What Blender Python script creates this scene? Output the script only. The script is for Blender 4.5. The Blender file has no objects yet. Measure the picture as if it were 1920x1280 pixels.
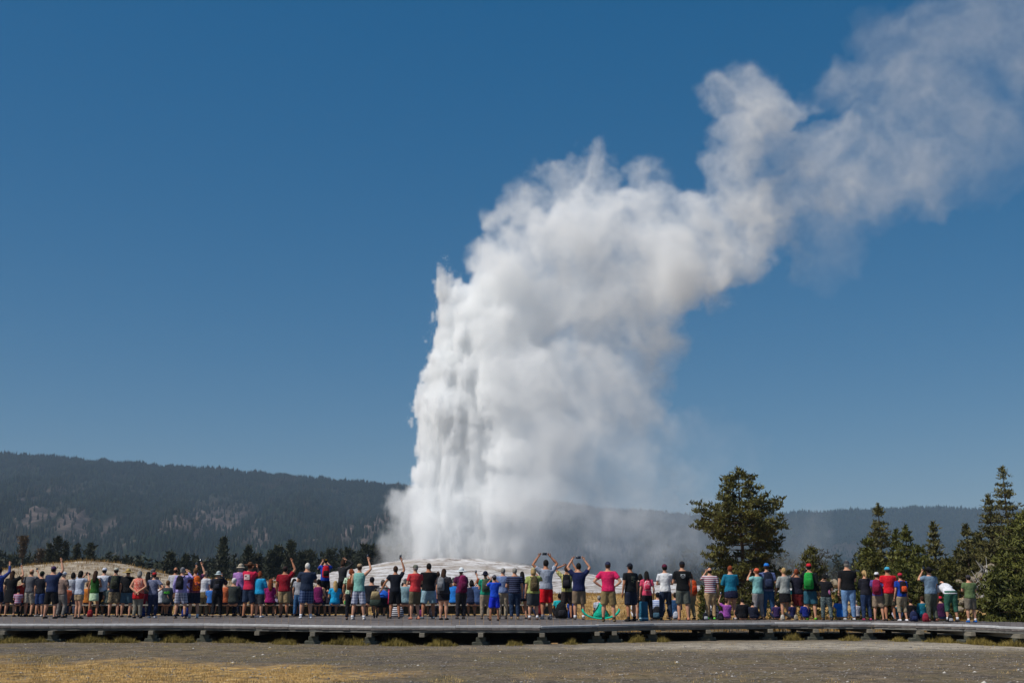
import bpy, bmesh, math, random
import numpy as np
from mathutils import Vector, Matrix, noise as mnoise
random.seed(7); rng = np.random.default_rng(7)
C = bpy.context.scene.collection
scene = bpy.context.scene
# ---------------------------------------------------------------- camera
F = 2133.0; HOR = 1109.0; EYE = 0.9
PITCH = math.atan((HOR-640.0)/F)
cam = bpy.data.cameras.new('camera'); cam.lens = 36*F/1920; cam.sensor_width = 36; cam.clip_end = 20000; cam.clip_start = .1
co = bpy.data.objects.new('camera', cam); C.objects.link(co)
co.location = (0,0,EYE); co.rotation_euler = (math.pi/2+PITCH, 0, 0); scene.camera = co
CA, SA = math.cos(PITCH), math.sin(PITCH)
def P(px, py, Y):
    u, v = px-960.0, 640.0-py
    k = Y/(F*CA - v*SA)
    return Vector((u*k, Y, EYE + (F*SA+v*CA)*k))
# ---------------------------------------------------------------- light
SUN_EL, SUN_AZ = math.radians(55), math.radians(-122)     # azimuth clockwise from +Y (view direction)
w = bpy.data.worlds.new('World'); scene.world = w; w.use_nodes = True
nt = w.node_tree; bg = nt.nodes['Background']
sky = nt.nodes.new('ShaderNodeTexSky'); sky.sky_type = 'NISHITA'; sky.sun_disc = False
sky.sun_elevation = SUN_EL; sky.sun_rotation = SUN_AZ
sky.altitude = 2200; sky.air_density = 1.0; sky.dust_density = 3.0; sky.ozone_density = 1.5
hs = nt.nodes.new('ShaderNodeHueSaturation'); hs.inputs['Saturation'].default_value = 2.3
gm = nt.nodes.new('ShaderNodeGamma'); gm.inputs[1].default_value = .5; nt.links.new(sky.outputs[0], gm.inputs[0])
nt.links.new(gm.outputs[0], hs.inputs['Color']); nt.links.new(hs.outputs[0], bg.inputs[0]); bg.inputs[1].default_value = 0.15
sl = bpy.data.lights.new('sun', 'SUN'); sl.energy = 4.1; sl.angle = math.radians(.53); sl.color = (1, .95, .87)
so = bpy.data.objects.new('sun', sl); C.objects.link(so)
sd = Vector((math.sin(SUN_AZ)*math.cos(SUN_EL), math.cos(SUN_AZ)*math.cos(SUN_EL), math.sin(SUN_EL)))
so.rotation_euler = sd.to_track_quat('Z','Y').to_euler()
scene.view_settings.view_transform = 'Standard'; scene.view_settings.look = 'None'
scene.view_settings.exposure = 0; scene.view_settings.gamma = 1
scene.cycles.volume_bounces = 26; scene.cycles.max_bounces = 28
# ================================================================ helpers
def lin(c):
    return tuple(((v/255)/12.92 if v <= 10 else ((v/255+.055)/1.055)**2.4) for v in c)
def tag(o, label=None, cat=None, group=None, kind=None):
    if label: o['label'] = label
    if cat: o['category'] = cat
    if group: o['group'] = group
    if kind: o['kind'] = kind
    return o
def link(name, me, parent=None, loc=None):
    o = bpy.data.objects.new(name, me); C.objects.link(o)
    if parent: o.parent = parent
    if loc is not None: o.location = loc
    return o
def npmesh(name, V, Fc, mat=None, smooth=False):
    """mesh from arrays; Fc a list of (n,k) arrays or list of tuples"""
    me = bpy.data.meshes.new(name)
    V = np.asarray(V, dtype=np.float32)
    if isinstance(Fc, np.ndarray): Fc = [Fc]
    if isinstance(Fc, list) and len(Fc) and isinstance(Fc[0], np.ndarray):
        me.vertices.add(len(V)); me.vertices.foreach_set('co', V.ravel())
        nl = sum(f.size for f in Fc); npoly = sum(len(f) for f in Fc)
        me.loops.add(nl); me.polygons.add(npoly)
        me.loops.foreach_set('vertex_index', np.concatenate([f.ravel() for f in Fc]).astype(np.int32))
        sizes = np.concatenate([np.full(len(f), f.shape[1]) for f in Fc])
        starts = np.concatenate([[0], np.cumsum(sizes)[:-1]]).astype(np.int32)
        me.polygons.foreach_set('loop_start', starts)
        me.update(calc_edges=True)
    else:
        me.from_pydata(V.tolist(), [], Fc)
    if mat: me.materials.append(mat)
    if smooth: me.polygons.foreach_set('use_smooth', [True]*len(me.polygons))
    return me
class G:
    """collects simple closed shapes into one mesh"""
    def __init__(s): s.v = []; s.f = []
    def rings(s, rings, cap=True):
        n = len(rings[0]); b = len(s.v)
        for r in rings: s.v.extend([tuple(p) for p in r])
        for i in range(len(rings)-1):
            for j in range(n):
                a = b+i*n+j; c = b+i*n+(j+1) % n
                s.f.append((a, c, c+n, a+n))
        if cap:
            s.f.append(tuple(b+j for j in range(n))[::-1]); s.f.append(tuple(b+(len(rings)-1)*n+j for j in range(n)))
    def tube(s, pts, rad, n=8, ends=True):
        pts = [Vector(p) for p in pts]; R = []
        if ends:   # rounded ends
            d0 = (pts[0]-pts[1]).normalized(); d1 = (pts[-1]-pts[-2]).normalized()
            pts = [pts[0]+d0*rad[0]*.75]+pts+[pts[-1]+d1*rad[-1]*.75]; rad = [rad[0]*.5]+list(rad)+[rad[-1]*.5]
        for i, p in enumerate(pts):
            d = (pts[min(i+1, len(pts)-1)]-pts[max(i-1, 0)]).normalized()
            a = d.cross(Vector((0, 1, 0)) if abs(d.y) < .9 else Vector((1, 0, 0))).normalized(); c = d.cross(a)
            R.append([p+(a*math.cos(2*math.pi*j/n)+c*math.sin(2*math.pi*j/n))*rad[i] for j in range(n)])
        s.rings(R)
    def loft(s, secs, n=14):
        """secs: (z, rx, ry, y)"""
        R = []
        for q in secs:
            z, rx, ry = q[:3]; y = q[3] if len(q) > 3 else 0
            R.append([(rx*math.cos(2*math.pi*j/n), y+ry*math.sin(2*math.pi*j/n), z) for j in range(n)])
        s.rings(R)
    def ell(s, c, r, n=10, m=6, z0=-1., z1=1.):
        R = []
        a0, a1 = math.asin(z0)+.12*(z0 <= -1), math.asin(z1)-.12*(z1 >= 1)
        for i in range(m+1):
            a = a0+(a1-a0)*i/m
            R.append([(c[0]+r[0]*math.cos(a)*math.cos(2*math.pi*j/n), c[1]+r[1]*math.cos(a)*math.sin(2*math.pi*j/n), c[2]+r[2]*math.sin(a)) for j in range(n)])
        s.rings(R)
    def box(s, c, d, rz=0., bev=0.):
        hx, hy, hz = d[0]/2, d[1]/2, d[2]/2; cr, sr = math.cos(rz), math.sin(rz)
        def pt(x, y, z): return (c[0]+x*cr-y*sr, c[1]+x*sr+y*cr, c[2]+z)
        if bev <= 0:
            R = [[pt(x, y, z) for x, y in ((-hx, -hy), (hx, -hy), (hx, hy), (-hx, hy))] for z in (-hz, hz)]
        else:
            b = bev; R = []
            for z, i in ((-hz, b), (-hz+b, 0), (hz-b, 0), (hz, b)):
                X, Y_ = hx-i, hy-i
                R.append([pt(x, y, z) for x, y in ((-X+b, -Y_), (X-b, -Y_), (X, -Y_+b), (X, Y_-b), (X-b, Y_), (-X+b, Y_), (-X, Y_-b), (-X, -Y_+b))])
        s.rings(R)
    def xf(s, fn, start=0): s.v[start:] = [tuple(fn(Vector(p))) for p in s.v[start:]]
    def mesh(s, name, mat=None, smooth=False): return npmesh(name, s.v, s.f, mat, smooth)
# numpy value noise
_perm = rng.random((256, 256))
def vnoise(x, y):
    xi = np.floor(x).astype(int); yi = np.floor(y).astype(int); fx = x-xi; fy = y-yi
    fx = fx*fx*(3-2*fx); fy = fy*fy*(3-2*fy)
    g = lambda a, b: _perm[a & 255, b & 255]
    return (g(xi, yi)*(1-fx)+g(xi+1, yi)*fx)*(1-fy)+(g(xi, yi+1)*(1-fx)+g(xi+1, yi+1)*fx)*fy
def fbm(x, y, o=4, r=.5):
    s = 0; a = 1; t = 0
    for i in range(o):
        s = s+a*vnoise(x*2**i+17.3*i, y*2**i+5.1*i); t += a; a *= r
    return s/t
def sstep(a, b, x):
    t = np.clip((x-a)/(b-a), 0, 1); return t*t*(3-2*t)
# ---------------------------------------------------------------- materials
def newmat(name):
    m = bpy.data.materials.new(name); m.use_nodes = True
    return m, m.node_tree, m.node_tree.nodes['Principled BSDF']
class NB:
    def __init__(s, t): s.t = t
    def n(s, ty, **k):
        q = s.t.nodes.new(ty)
        for a, b in k.items(): setattr(q, a, b)
        return q
    def put(s, sock, v):
        if isinstance(v, bpy.types.NodeSocket): s.t.links.new(v, sock)
        elif isinstance(v, (tuple, list)) and len(v) == 3 and len(sock.default_value) == 4: sock.default_value = (*v, 1)
        else: sock.default_value = v
    def coord(s, which='Object', scale=None):
        c = s.n('ShaderNodeTexCoord').outputs[which]
        if scale is None: return c
        m = s.n('ShaderNodeMapping'); s.put(m.inputs['Vector'], c); m.inputs['Scale'].default_value = scale
        return m.outputs[0]
    def noise(s, vec, scale, detail=4, rough=.6):
        q = s.n('ShaderNodeTexNoise'); s.put(q.inputs['Vector'], vec); q.inputs['Scale'].default_value = scale
        q.inputs['Detail'].default_value = detail; q.inputs['Roughness'].default_value = rough
        return q.outputs['Fac']
    def ramp(s, f, stops, interp='LINEAR'):
        q = s.n('ShaderNodeValToRGB'); q.color_ramp.interpolation = interp; s.put(q.inputs[0], f); e = q.color_ramp.elements
        while len(e) < len(stops): e.new(.5)
        for i, (p, c) in enumerate(stops):
            e[i].position = p; e[i].color = (*c, 1) if isinstance(c, (tuple, list)) else (c, c, c, 1)
        return q.outputs[0]
    def mix(s, f, a, b, mode='MIX'):
        q = s.n('ShaderNodeMix'); q.data_type = 'RGBA'; q.blend_type = mode
        s.put(q.inputs[0], f); s.put(q.inputs[6], a); s.put(q.inputs[7], b); return q.outputs[2]
    def math(s, op, a, b=0., c=None, clamp=False):
        q = s.n('ShaderNodeMath', operation=op, use_clamp=clamp); s.put(q.inputs[0], a); s.put(q.inputs[1], b)
        if c is not None: s.put(q.inputs[2], c)
        return q.outputs[0]
    def bump(s, h, strength, dist=.02):
        q = s.n('ShaderNodeBump'); s.put(q.inputs['Height'], h); q.inputs['Strength'].default_value = strength; q.inputs['Distance'].default_value = dist
        return q.outputs[0]
    def attr(s, nm):
        q = s.n('ShaderNodeAttribute'); q.attribute_name = nm; return q.outputs['Fac']
def varied(name, col, amt=.25, scale=6., rough=.85, bump=0., bdist=.01, wscale=(1, 1, 1), rand=0.):
    """one colour with natural grain; rand: shift between objects"""
    m, t, p = newmat(name); b = NB(t); co_ = b.coord('Object', wscale)
    f = b.noise(co_, scale)
    lo = tuple(v*(1-amt) for v in col); hi = tuple(min(1, v*(1+amt)) for v in col)
    c = b.ramp(f, [(.3, lo), (.7, hi)])
    if rand:
        oi = b.n('ShaderNodeObjectInfo').outputs['Random']
        c = b.mix(1., c, b.ramp(oi, [(0, 1-rand), (1, 1.)]), 'MULTIPLY')
    b.put(p.inputs['Base Color'], c); p.inputs['Roughness'].default_value = rough
    p.inputs['Specular IOR Level'].default_value = .25
    if bump: b.put(p.inputs['Normal'], b.bump(b.noise(co_, scale*2.2), bump, bdist))
    return m
# ================================================================ land
def interp_px(tab, Y, px):
    """z at distance Y of a skyline given as (px, py)"""
    xs = [a for a, _ in tab]; ys = [b for _, b in tab]
    return EYE+(HOR-np.interp(px, xs, ys))*Y/2184.0
def px_of(x, y): return 960+x*2184.0/np.maximum(y, 1.)
MOUND = [(-400,1112),(100,1112),(380,1100),(480,1091),(560,1083),(620,1074),(700,1060),(745,1052),(790,1046),(850,1044),(920,1048),(1000,1059),(1100,1075),(1200,1088),(1300,1097),(1500,1104),(1800,1108),(2600,1110)]
LEFTM = [(-700,1100),(-200,1084),(-60,1078),(0,1068),(60,1058),(140,1051),(200,1056),(250,1068),(300,1079),(380,1086),(480,1090),(560,1096),(650,1112),(2600,1125)]
RIGHTM = [(-400,1180),(1500,1150),(1560,1128),(1700,1110),(1760,1096),(1800,1080),(1850,1062),(1900,1058),(2000,1052),(2300,1070),(2700,1100)]
def gz(x, y):
    x = np.asarray(x, float); y = np.asarray(y, float)
    base = -.41+1.12*sstep(44, 88, y)+.35*sstep(60, 4, y)*0
    px5 = 960+x*2184/125.
    main = interp_px(MOUND, 125., px5)
    S = sstep(86, 126, y)*(1-sstep(150, 210, y)); S = S**1.15
    z = base+(main-base)*S*(main > base)
    pl = 960+x*2184/74.; lm = interp_px(LEFTM, 74., pl)
    z = np.maximum(z, base+(lm-base)*np.exp(-((y-76)/11.)**2))
    pr = 960+x*2184/58.; rm = interp_px(RIGHTM, 58., pr)
    z = np.maximum(z, base+(rm-base)*np.exp(-((y-60)/7.5)**2))
    z = z-1.2*sstep(170, 260, y)
    # fine relief
    n = fbm(x*.9+50, y*.9+50, 4)-.5; n2 = fbm(x*.25+9, y*.25+3, 3)-.5
    amp = .05+.16*sstep(60, 90, y)
    z = z+n*amp+n2*.12*sstep(48, 70, y)
    hs_ = np.maximum(sstep(86, 118, y), 0)*(1-sstep(150, 200, y))
    # terraces on the sinter cone
    tz = z*2.1+fbm(x*.12, y*.3, 3)*2.2; fr = tz-np.floor(tz)
    z = z+hs_*(sstep(.55, .95, fr)-fr)*.22
    return z
def build_ground():
    xs = np.concatenate([-np.geomspace(3600, 62, 26), np.arange(-60, 60.01, .45), np.geomspace(62, 3600, 26)])
    ys = np.concatenate([np.arange(-30, 12, 3), np.arange(12, 50, .3), np.arange(50, 150, .6), np.geomspace(150, 4300, 40)])
    X, Y = np.meshgrid(xs, ys, indexing='ij'); Z = gz(X, Y)
    Z = np.where(Y < 12, -.43, Z)
    nx, ny = X.shape; idx = np.arange(nx*ny).reshape(nx, ny)
    Fq = np.stack([idx[:-1, :-1], idx[1:, :-1], idx[1:, 1:], idx[:-1, 1:]], -1).reshape(-1, 4)
    m, t, p = newmat('ground'); b = NB(t)
    me = npmesh('ground', np.stack([X, Y, Z], -1).reshape(-1, 3), Fq, m, True)
    px = px_of(X, Y)
    wob = (fbm(X*.3, Y*.3, 3)-.5)
    pxm = 960+X*2184/125.
    main = interp_px(MOUND, 125., pxm)
    sinter = sstep(84, 92, Y+wob*9)*(1-sstep(170, 200, Y))*sstep(.75, 1.25, main+wob*.5)
    pl = 960+X*2184/74.
    lm = interp_px(LEFTM, 74., pl)
    brown = np.exp(-((Y-75)/12.)**4)*sstep(.9, 1.6, lm+wob*1.2)
    pr = 960+X*2184/58.
    rightm = np.exp(-((Y-59)/7.)**4)*sstep(.2, 1.6, interp_px(RIGHTM, 58., pr)+wob*1.5)
    # dry grass: lower left corner of the foreground; the meadow behind the boardwalk
    bound = np.interp(px, [-400, 0, 300, 640, 900, 3000], [24.4, 23.9, 22.0, 18.5, 16.6, 13.0])
    g1 = 1-sstep(-1.2, 1.2, Y-bound+wob*9)
    meadow = sstep(45, 48, Y)
    grass = np.maximum(g1*(Y < 40), meadow)
    pale = np.exp(-((Y-(29.6+.004*(px-1500)*0))/2.2)**2)*sstep(900, 1500, px)+.5*np.exp(-((Y-28.3)/1.)**2)*sstep(640, 1100, px)
    for nm, a in (('sinter', sinter), ('brown', np.maximum(brown, rightm)), ('grass', grass), ('pale', pale)):
        at = me.attributes.new(nm, 'FLOAT', 'POINT'); at.data.foreach_set('value', np.clip(a, 0, 1).ravel().astype(np.float32))
    co_ = b.coord('Object')
    big = b.noise(b.coord('Object', (.16, .5, 1.)), 1., 6, .7); fine = b.noise(co_, 17., 6, .85); mid = b.noise(b.coord('Object', (1, 1, 1)), 2.2, 5, .65)
    vor = b.n('ShaderNodeTexVoronoi'); b.put(vor.inputs['Vector'], co_); vor.inputs['Scale'].default_value = 22
    gravel = b.ramp(fine, [(.36, lin((32, 31, 33))), (.5, lin((86, 80, 75))), (.62, lin((162, 152, 140)))])
    dirt = b.ramp(mid, [(.32, lin((74, 64, 50))), (.66, lin((160, 138, 106)))])
    dirt = b.mix(.45, dirt, gravel)
    c = b.mix(b.ramp(big, [(.40, .3), (.58, 1.)]), gravel, dirt)
    c = b.mix(b.math('MULTIPLY', b.ramp(b.noise(co_, .9, 4, .7), [(.45, 0.), (.7, .8)]), .8), c, lin((122, 110, 74)))
    c = b.mix(1., c, b.ramp(b.noise(co_, 6.5, 8, .85), [(.34, .36), (.5, .84), (.64, 1.42)]), 'MULTIPLY')
    specks = b.ramp(vor.outputs['Distance'], [(.10, 1.), (.16, 0.)]); spm = b.ramp(b.noise(co_, 3.1, 2), [(.58, 0.), (.66, 1.)])
    c = b.mix(b.math('MULTIPLY', specks, spm), c, lin((205, 198, 185)))
    pl_c = b.ramp(fine, [(.3, lin((130, 120, 106))), (.7, lin((205, 194, 176)))])
    c = b.mix(b.math('MULTIPLY', b.attr('pale'), b.ramp(mid, [(.35, .25), (.6, 1.)])), c, pl_c)
    gr = b.ramp(b.noise(b.coord('Object', (1, 1, 1)), 5., 6, .75), [(.3, lin((104, 80, 46))), (.5, lin((176, 140, 84))), (.7, lin((232, 200, 140)))])
    c = b.mix(b.math('MULTIPLY', b.attr('grass'), b.ramp(mid, [(.36, .05), (.52, 1.)])), c, gr)
    sc = b.coord('Object', (.28, 1., 3.2))
    streak = b.noise(sc, 1.5, 7, .72)
    brn = b.ramp(streak, [(.32, lin((86, 76, 66))), (.5, lin((156, 142, 124))), (.7, lin((200, 188, 168)))])
    c = b.mix(b.attr('brown'), c, brn)
    st2 = b.noise(b.coord('Object', (.7, 1.0, 3.2)), .9, 9, .78)
    wh = b.ramp(st2, [(.36, lin((70, 60, 54))), (.43, lin((140, 130, 124))), (.51, lin((186, 184, 184))), (.70, lin((224, 224, 228)))])
    blotch = b.ramp(b.noise(b.coord('Object', (.3, .6, 1.)), .35, 4), [(.45, 0.), (.68, .7)])
    wh = b.mix(blotch, wh, lin((150, 138, 124)))
    c = b.mix(b.attr('sinter'), c, wh)
    b.put(p.inputs['Base Color'], c); p.inputs['Roughness'].default_value = .95; p.inputs['Specular IOR Level'].default_value = .1
    h = b.math('ADD', b.math('MULTIPLY', fine, .5), st2)
    b.put(p.inputs['Normal'], b.bump(h, .7, .06))
    o = link('ground', me); tag(o, kind='structure')
    return o
build_ground()
# ---------------------------------------------------------------- forested hills
def build_hill(name, tab, Yr, Yf, seed, pxr, ntree, hue, rock_amt):
    nu, nv = 420, 70
    pxs = np.linspace(pxr[0], pxr[1], nu)
    T = np.linspace(0, 1.5, nv)
    U, V = np.meshgrid(pxs, T, indexing='ij')
    def surf(U, V):
        Y = Yf+(Yr-Yf)*V
        X = (U-960)*Yr/2184.0*(.55+.45*np.minimum(V, 1.2))
        top = interp_px(tab, Yr, U)-8
        prof = np.where(V <= 1, np.clip(V, 0, 1)**.8*(1-.18*np.sin(np.clip(V, 0, 1)*np.pi)), 1-.9*(V-1))
        gully = (fbm(U*.012+seed, V*1.6+seed, 4)-.5)
        Z = top*prof+gully*top*.30*np.sin(np.clip(V, 0, 1)*np.pi)+(fbm(U*.08+seed, V*9, 3)-.5)*top*.05*(V < 1.0)
        X = X+(fbm(U*.01+3*seed, V*2, 3)-.5)*60*np.sin(np.clip(V, 0, 1)*np.pi)
        return X, Y, np.maximum(Z, -3)
    X, Y, Z = surf(U, V)
    idx = np.arange(nu*nv).reshape(nu, nv)
    Fq = np.stack([idx[:-1, :-1], idx[1:, :-1], idx[1:, 1:], idx[:-1, 1:]], -1).reshape(-1, 4)
    m, t, p = newmat(name); b = NB(t)
    me = npmesh(name, np.stack([X, Y, Z], -1).reshape(-1, 3), Fq, m, True)
    def rock(U, V):
        band = np.exp(-((V-.36)/.21)**2)
        return sstep(.50, .60, fbm(U*.022+seed*7, V*5.5+1.5, 4, .6)+.09*band-.05)*band**.5*rock_amt
    R = rock(U, V)
    at = me.attributes.new('rock', 'FLOAT', 'POINT'); at.data.foreach_set('value', np.clip(R, 0, 1).ravel().astype(np.float32))
    co_ = b.coord('Object')
    rk = b.ramp(b.noise(b.coord('Object', (.08, .02, .03)), 1., 7, .75), [(.35, lin((44, 42, 44))), (.5, lin((88, 78, 76))), (.68, lin((134, 116, 110)))])
    fl = b.ramp(b.noise(co_, .03, 6, .7), [(.35, lin((20, 28, 22))), (.65, lin((36, 46, 34)))])
    b.put(p.inputs['Base Color'], b.mix(b.attr('rock'), fl, rk)); p.inputs['Roughness'].default_value = 1.; p.inputs['Specular IOR Level'].default_value = 0.
    o = link(name, me); tag(o, kind='structure')
    # trees: joined low cones, far too many to count
    n = ntree*2
    u = rng.uniform(pxr[0], pxr[1], n); v = np.where(rng.random(n) < .3, rng.uniform(.9, 1.04, n), rng.uniform(.0, 1.04, n)**.9)
    keep = rng.random(n) > np.clip(rock(u, v)*.8, 0, .62)
    u, v = u[keep][:ntree], v[keep][:ntree]
    x, y, z = surf(u, v); ok = z > 1; x, y, z = x[ok], y[ok], z[ok]; n = len(x)
    dens = fbm(x*.02, y*.02, 2)
    hgt = rng.uniform(6, 10.5, n)*(.7+.6*dens); hgt[rng.random(n) < .04] *= 1.35; rad = hgt*rng.uniform(.12, .2, n)
    k = 5; ang = rng.random(n)[:, None]*6.28+np.arange(k)[None, :]*2*math.pi/k
    def ring(zf, rf):
        rr = rad[:, None]*rf*rng.uniform(.7, 1.25, (n, k))
        return np.stack([x[:, None]+np.cos(ang)*rr, y[:, None]+np.sin(ang)*rr, np.repeat((z+hgt*zf)[:, None], k, 1)], -1)
    apex = np.stack([x, y, z+hgt], -1)[:, None, :]
    Vt = np.concatenate([ring(-.05, .9), ring(.35, 1.), ring(.7, .45), apex], 1)      # 3k+1 per tree
    o_ = (np.arange(n)*(3*k+1))[:, None]
    quads = []; tris = []
    for lv in range(2):
        for j in range(k):
            a = lv*k+j; c = lv*k+(j+1) % k
            quads.append(np.concatenate([o_+a, o_+c, o_+c+k, o_+a+k], 1))
    for j in range(k): tris.append(np.concatenate([o_+2*k+j, o_+2*k+(j+1) % k, o_+3*k], 1))
    m2, t2, p2 = newmat(name+'_trees'); b2 = NB(t2)
    f = b2.noise(b2.coord('Object'), .045, 5, .75)
    c = b2.ramp(f, [(.3, tuple(q*.62 for q in hue)), (.6, tuple(q*1.25 for q in hue))])
    c = b2.mix(b2.ramp(b2.noise(b2.coord('Object'), .012, 2), [(.55, 0.), (.75, .5)]), c, lin((78, 66, 58)))
    b2.put(p2.inputs['Base Color'], c); p2.inputs['Roughness'].default_value = .9; p2.inputs['Specular IOR Level'].default_value = .1
    me = npmesh(name+'_trees', Vt.reshape(-1, 3), [np.concatenate(quads), np.concatenate(tris)], m2)
    tag(link('hillside_forest', me), 'dark conifer forest covering the '+('long hill at the left' if seed == 1 else 'farther low hill at the right'), 'forest', kind='stuff')
build_hill('hill', [(-1400,800),(-500,826),(0,843),(150,858),(300,868),(500,884),(700,902),(780,909),(900,918),(1100,945),(1300,990),(1600,1060),(1900,1100),(2300,1106)], 2300., 950., 1, (-1300, 1900), 60000, lin((20, 34, 27)), .8)
build_hill('hill', [(-300,1100),(600,1000),(900,966),(1120,952),(1210,953),(1300,962),(1480,958),(1560,956),(1650,950),(1750,948),(1840,951),(2000,955),(2400,930),(3200,960)], 3300., 2350., 5, (300, 3000), 34000, lin((34, 48, 38)), .35)
# ---------------------------------------------------------------- haze
def build_haze():
    g = G(); g.box((0, 2300, 167), (8400, 4900, 344)); m = bpy.data.materials.new('haze'); m.use_nodes = True; t = m.node_tree; t.nodes.clear()
    o = t.nodes.new('ShaderNodeOutputMaterial'); pv = t.nodes.new('ShaderNodeVolumePrincipled'); t.links.new(pv.outputs[0], o.inputs['Volume'])
    pv.inputs['Color'].default_value = (.49, .69, .95, 1); pv.inputs['Density'].default_value = 1.25e-4
    m.cycles.homogeneous_volume = True
    tag(link('haze', g.mesh('haze', m)), 'thin smoky blue haze over the valley', 'haze', kind='stuff')
build_haze()
# ================================================================ boardwalk
EDGE = [(-520,1167.0),(-260,1167.0),(150,1167.0),(385,1166.5),(700,1170.3),(1014,1170.2),(1225,1166.2),(1450,1164.2),(1630,1164.6),(1800,1168.2),(1925,1172.8),(2080,1180),(2480,1193)]
def edge_pt(px):
    py = np.interp(px, [a for a, _ in EDGE], [b for _, b in EDGE])
    Y = 2184*.835/(py-HOR); return Vector(((px-960)*Y/2184, Y, 0))
def back_Y(px):
    return float(np.interp(px, [-260, 1035, 1060, 1100, 1300, 1650, 1850, 2080, 2480], [47.2, 46.6, 43.5, 38.9, 38.9, 38.7, 36.6, 33.5, 28.5]))
def wood_mat(name, col, hi, rough=.8):
    m, t, p = newmat(name); b = NB(t); co_ = b.coord('Object', (1.2, .25, 3.5))
    f = b.noise(co_, 4.5, 6, .7); c = b.ramp(f, [(.3, col), (.7, hi)])
    c = b.mix(1., c, b.ramp(b.n('ShaderNodeObjectInfo').outputs['Random'], [(0, .78), (1, 1.08)]), 'MULTIPLY')
    c = b.mix(b.ramp(b.noise(b.coord('Object'), .9, 3), [(.5, 0.), (.75, .4)]), c, tuple(v*.55 for v in col))
    b.put(p.inputs['Base Color'], c); p.inputs['Roughness'].default_value = rough; p.inputs['Specular IOR Level'].default_value = .2
    b.put(p.inputs['Normal'], b.bump(f, .4, .01)); return m
W_DECK = wood_mat('weathered_deck_wood', lin((92, 86, 84)), lin((128, 120, 116)))
W_RAIL = wood_mat('pale_edge_wood', lin((170, 170, 172)), lin((216, 216, 216)))
W_RIM = wood_mat('grey_beam_wood', lin((92, 90, 86)), lin((136, 134, 128)))
W_POST = wood_mat('green_grey_post_wood', lin((66, 68, 60)), lin((106, 106, 94)))
W_END = wood_mat('pale_beam_end', lin((120, 114, 102)), lin((160, 152, 136)))
root = tag(link('boardwalk', None, loc=(0, 0, 0)), 'long low grey wooden viewing boardwalk the crowd stands on', 'boardwalk')
# planks
L_ = [0.]; prs = np.linspace(-515, 2470, 1200); pe = [edge_pt(q) for q in prs]
for a, b_ in zip(pe[:-1], pe[1:]): L_.append(L_[-1]+(b_-a).length)
L_ = np.array(L_); tot = L_[-1]; PWID = .205; n_pl = int(tot/PWID)
px_at = lambda s: float(np.interp(s, L_, prs))
later = G()
for i in range(n_pl):
    s0, s1 = i*PWID+.003, (i+1)*PWID-.003
    q0, q1 = px_at(s0), px_at(s1); a, b_ = edge_pt(q0), edge_pt(q1)
    B0, B1 = back_Y(q0), back_Y(q1)
    # the run of a plank: straight away from the edge, ends butt on a joist
    a2 = Vector(((q0-960)*B0/2184, B0, 0)); b2 = Vector(((q1-960)*B1/2184, B1, 0))
    mid = min(1., 5.2/(a2-a).length); dz = random.uniform(-.008, .006); th = .045
    ovh = random.uniform(-.012, .012)
    def quad(g, p, q, r, s): g.rings([[(v.x, v.y, z) for v in (p, q, r, s)] for z in (-th+dz, dz)])
    am, bm_ = a.lerp(a2, mid), b_.lerp(b2, mid)
    g = G(); fw = Vector((0, -.02+ovh, 0)); quad(g, a+fw, b_+fw, bm_, am)
    ctr = (a+b_)/2; g.xf(lambda v: v-ctr)
    link('plank', g.mesh('plank', W_DECK), root, ctr)
    if mid < .98:
        gap = Vector((0, .012, 0)); quad(later, am+gap, bm_+gap, b2, a2)
o = link('rear_planks', later.mesh('rear_planks', W_DECK), root); tag(o, kind='stuff')
def beam(name, p0, p1, w_, h_, ztop, mat, off=0., bev=.0):
    d = (p1-p0); L2 = d.length; c = (p0+p1)/2; nrm = Vector((-d.y, d.x, 0)).normalized()
    g = G(); g.box((0, 0, 0), (L2-.008, w_, h_), 0, bev); me = g.mesh(name, mat)
    o = link(name, me, root, c+nrm*off+Vector((0, 0, ztop-h_/2))); o.rotation_euler = (0, 0, math.atan2(d.y, d.x)); return o
# curb rail, rim boards with a joint every few metres
joints = [-515, -385, -255, -60, 150, 385, 545, 700, 855, 1014, 1120, 1225, 1335, 1450, 1545, 1630, 1715, 1800, 1862, 1925, 2070, 2200, 2335, 2470]
for q0, q1 in zip(joints[:-1], joints[1:]):
    nseg = 1 if (q1-q0) < 140 else 2
    a, b_ = edge_pt(q0), edge_pt(q1)
    up = random.uniform(-.007, .007)
    beam('edge_rail', a, b_, .13, .058, .060+up, W_RAIL, .05, .008)
    beam('rim_board', a, b_, .05, .064, -.047, W_RIM, .03, .004)
for off in (.9, 2.4, 4.2):
    for q0, q1 in zip(joints[:-1], joints[1:]):
        if off > 2 and q0 > 1000: continue
        a, b_ = edge_pt(q0), edge_pt(q1); beam('stringer', a, b_, .09, .06, -.05, W_POST, off)
ends = [-180, -90, 15, 104, 197, 290, 387, 487, 590, 695, 793, 902, 1016, 1118, 1150, 1222, 1325, 1440, 1525, 1625, 1720, 1815, 1905, 2000, 2110, 2230, 2360]
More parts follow.
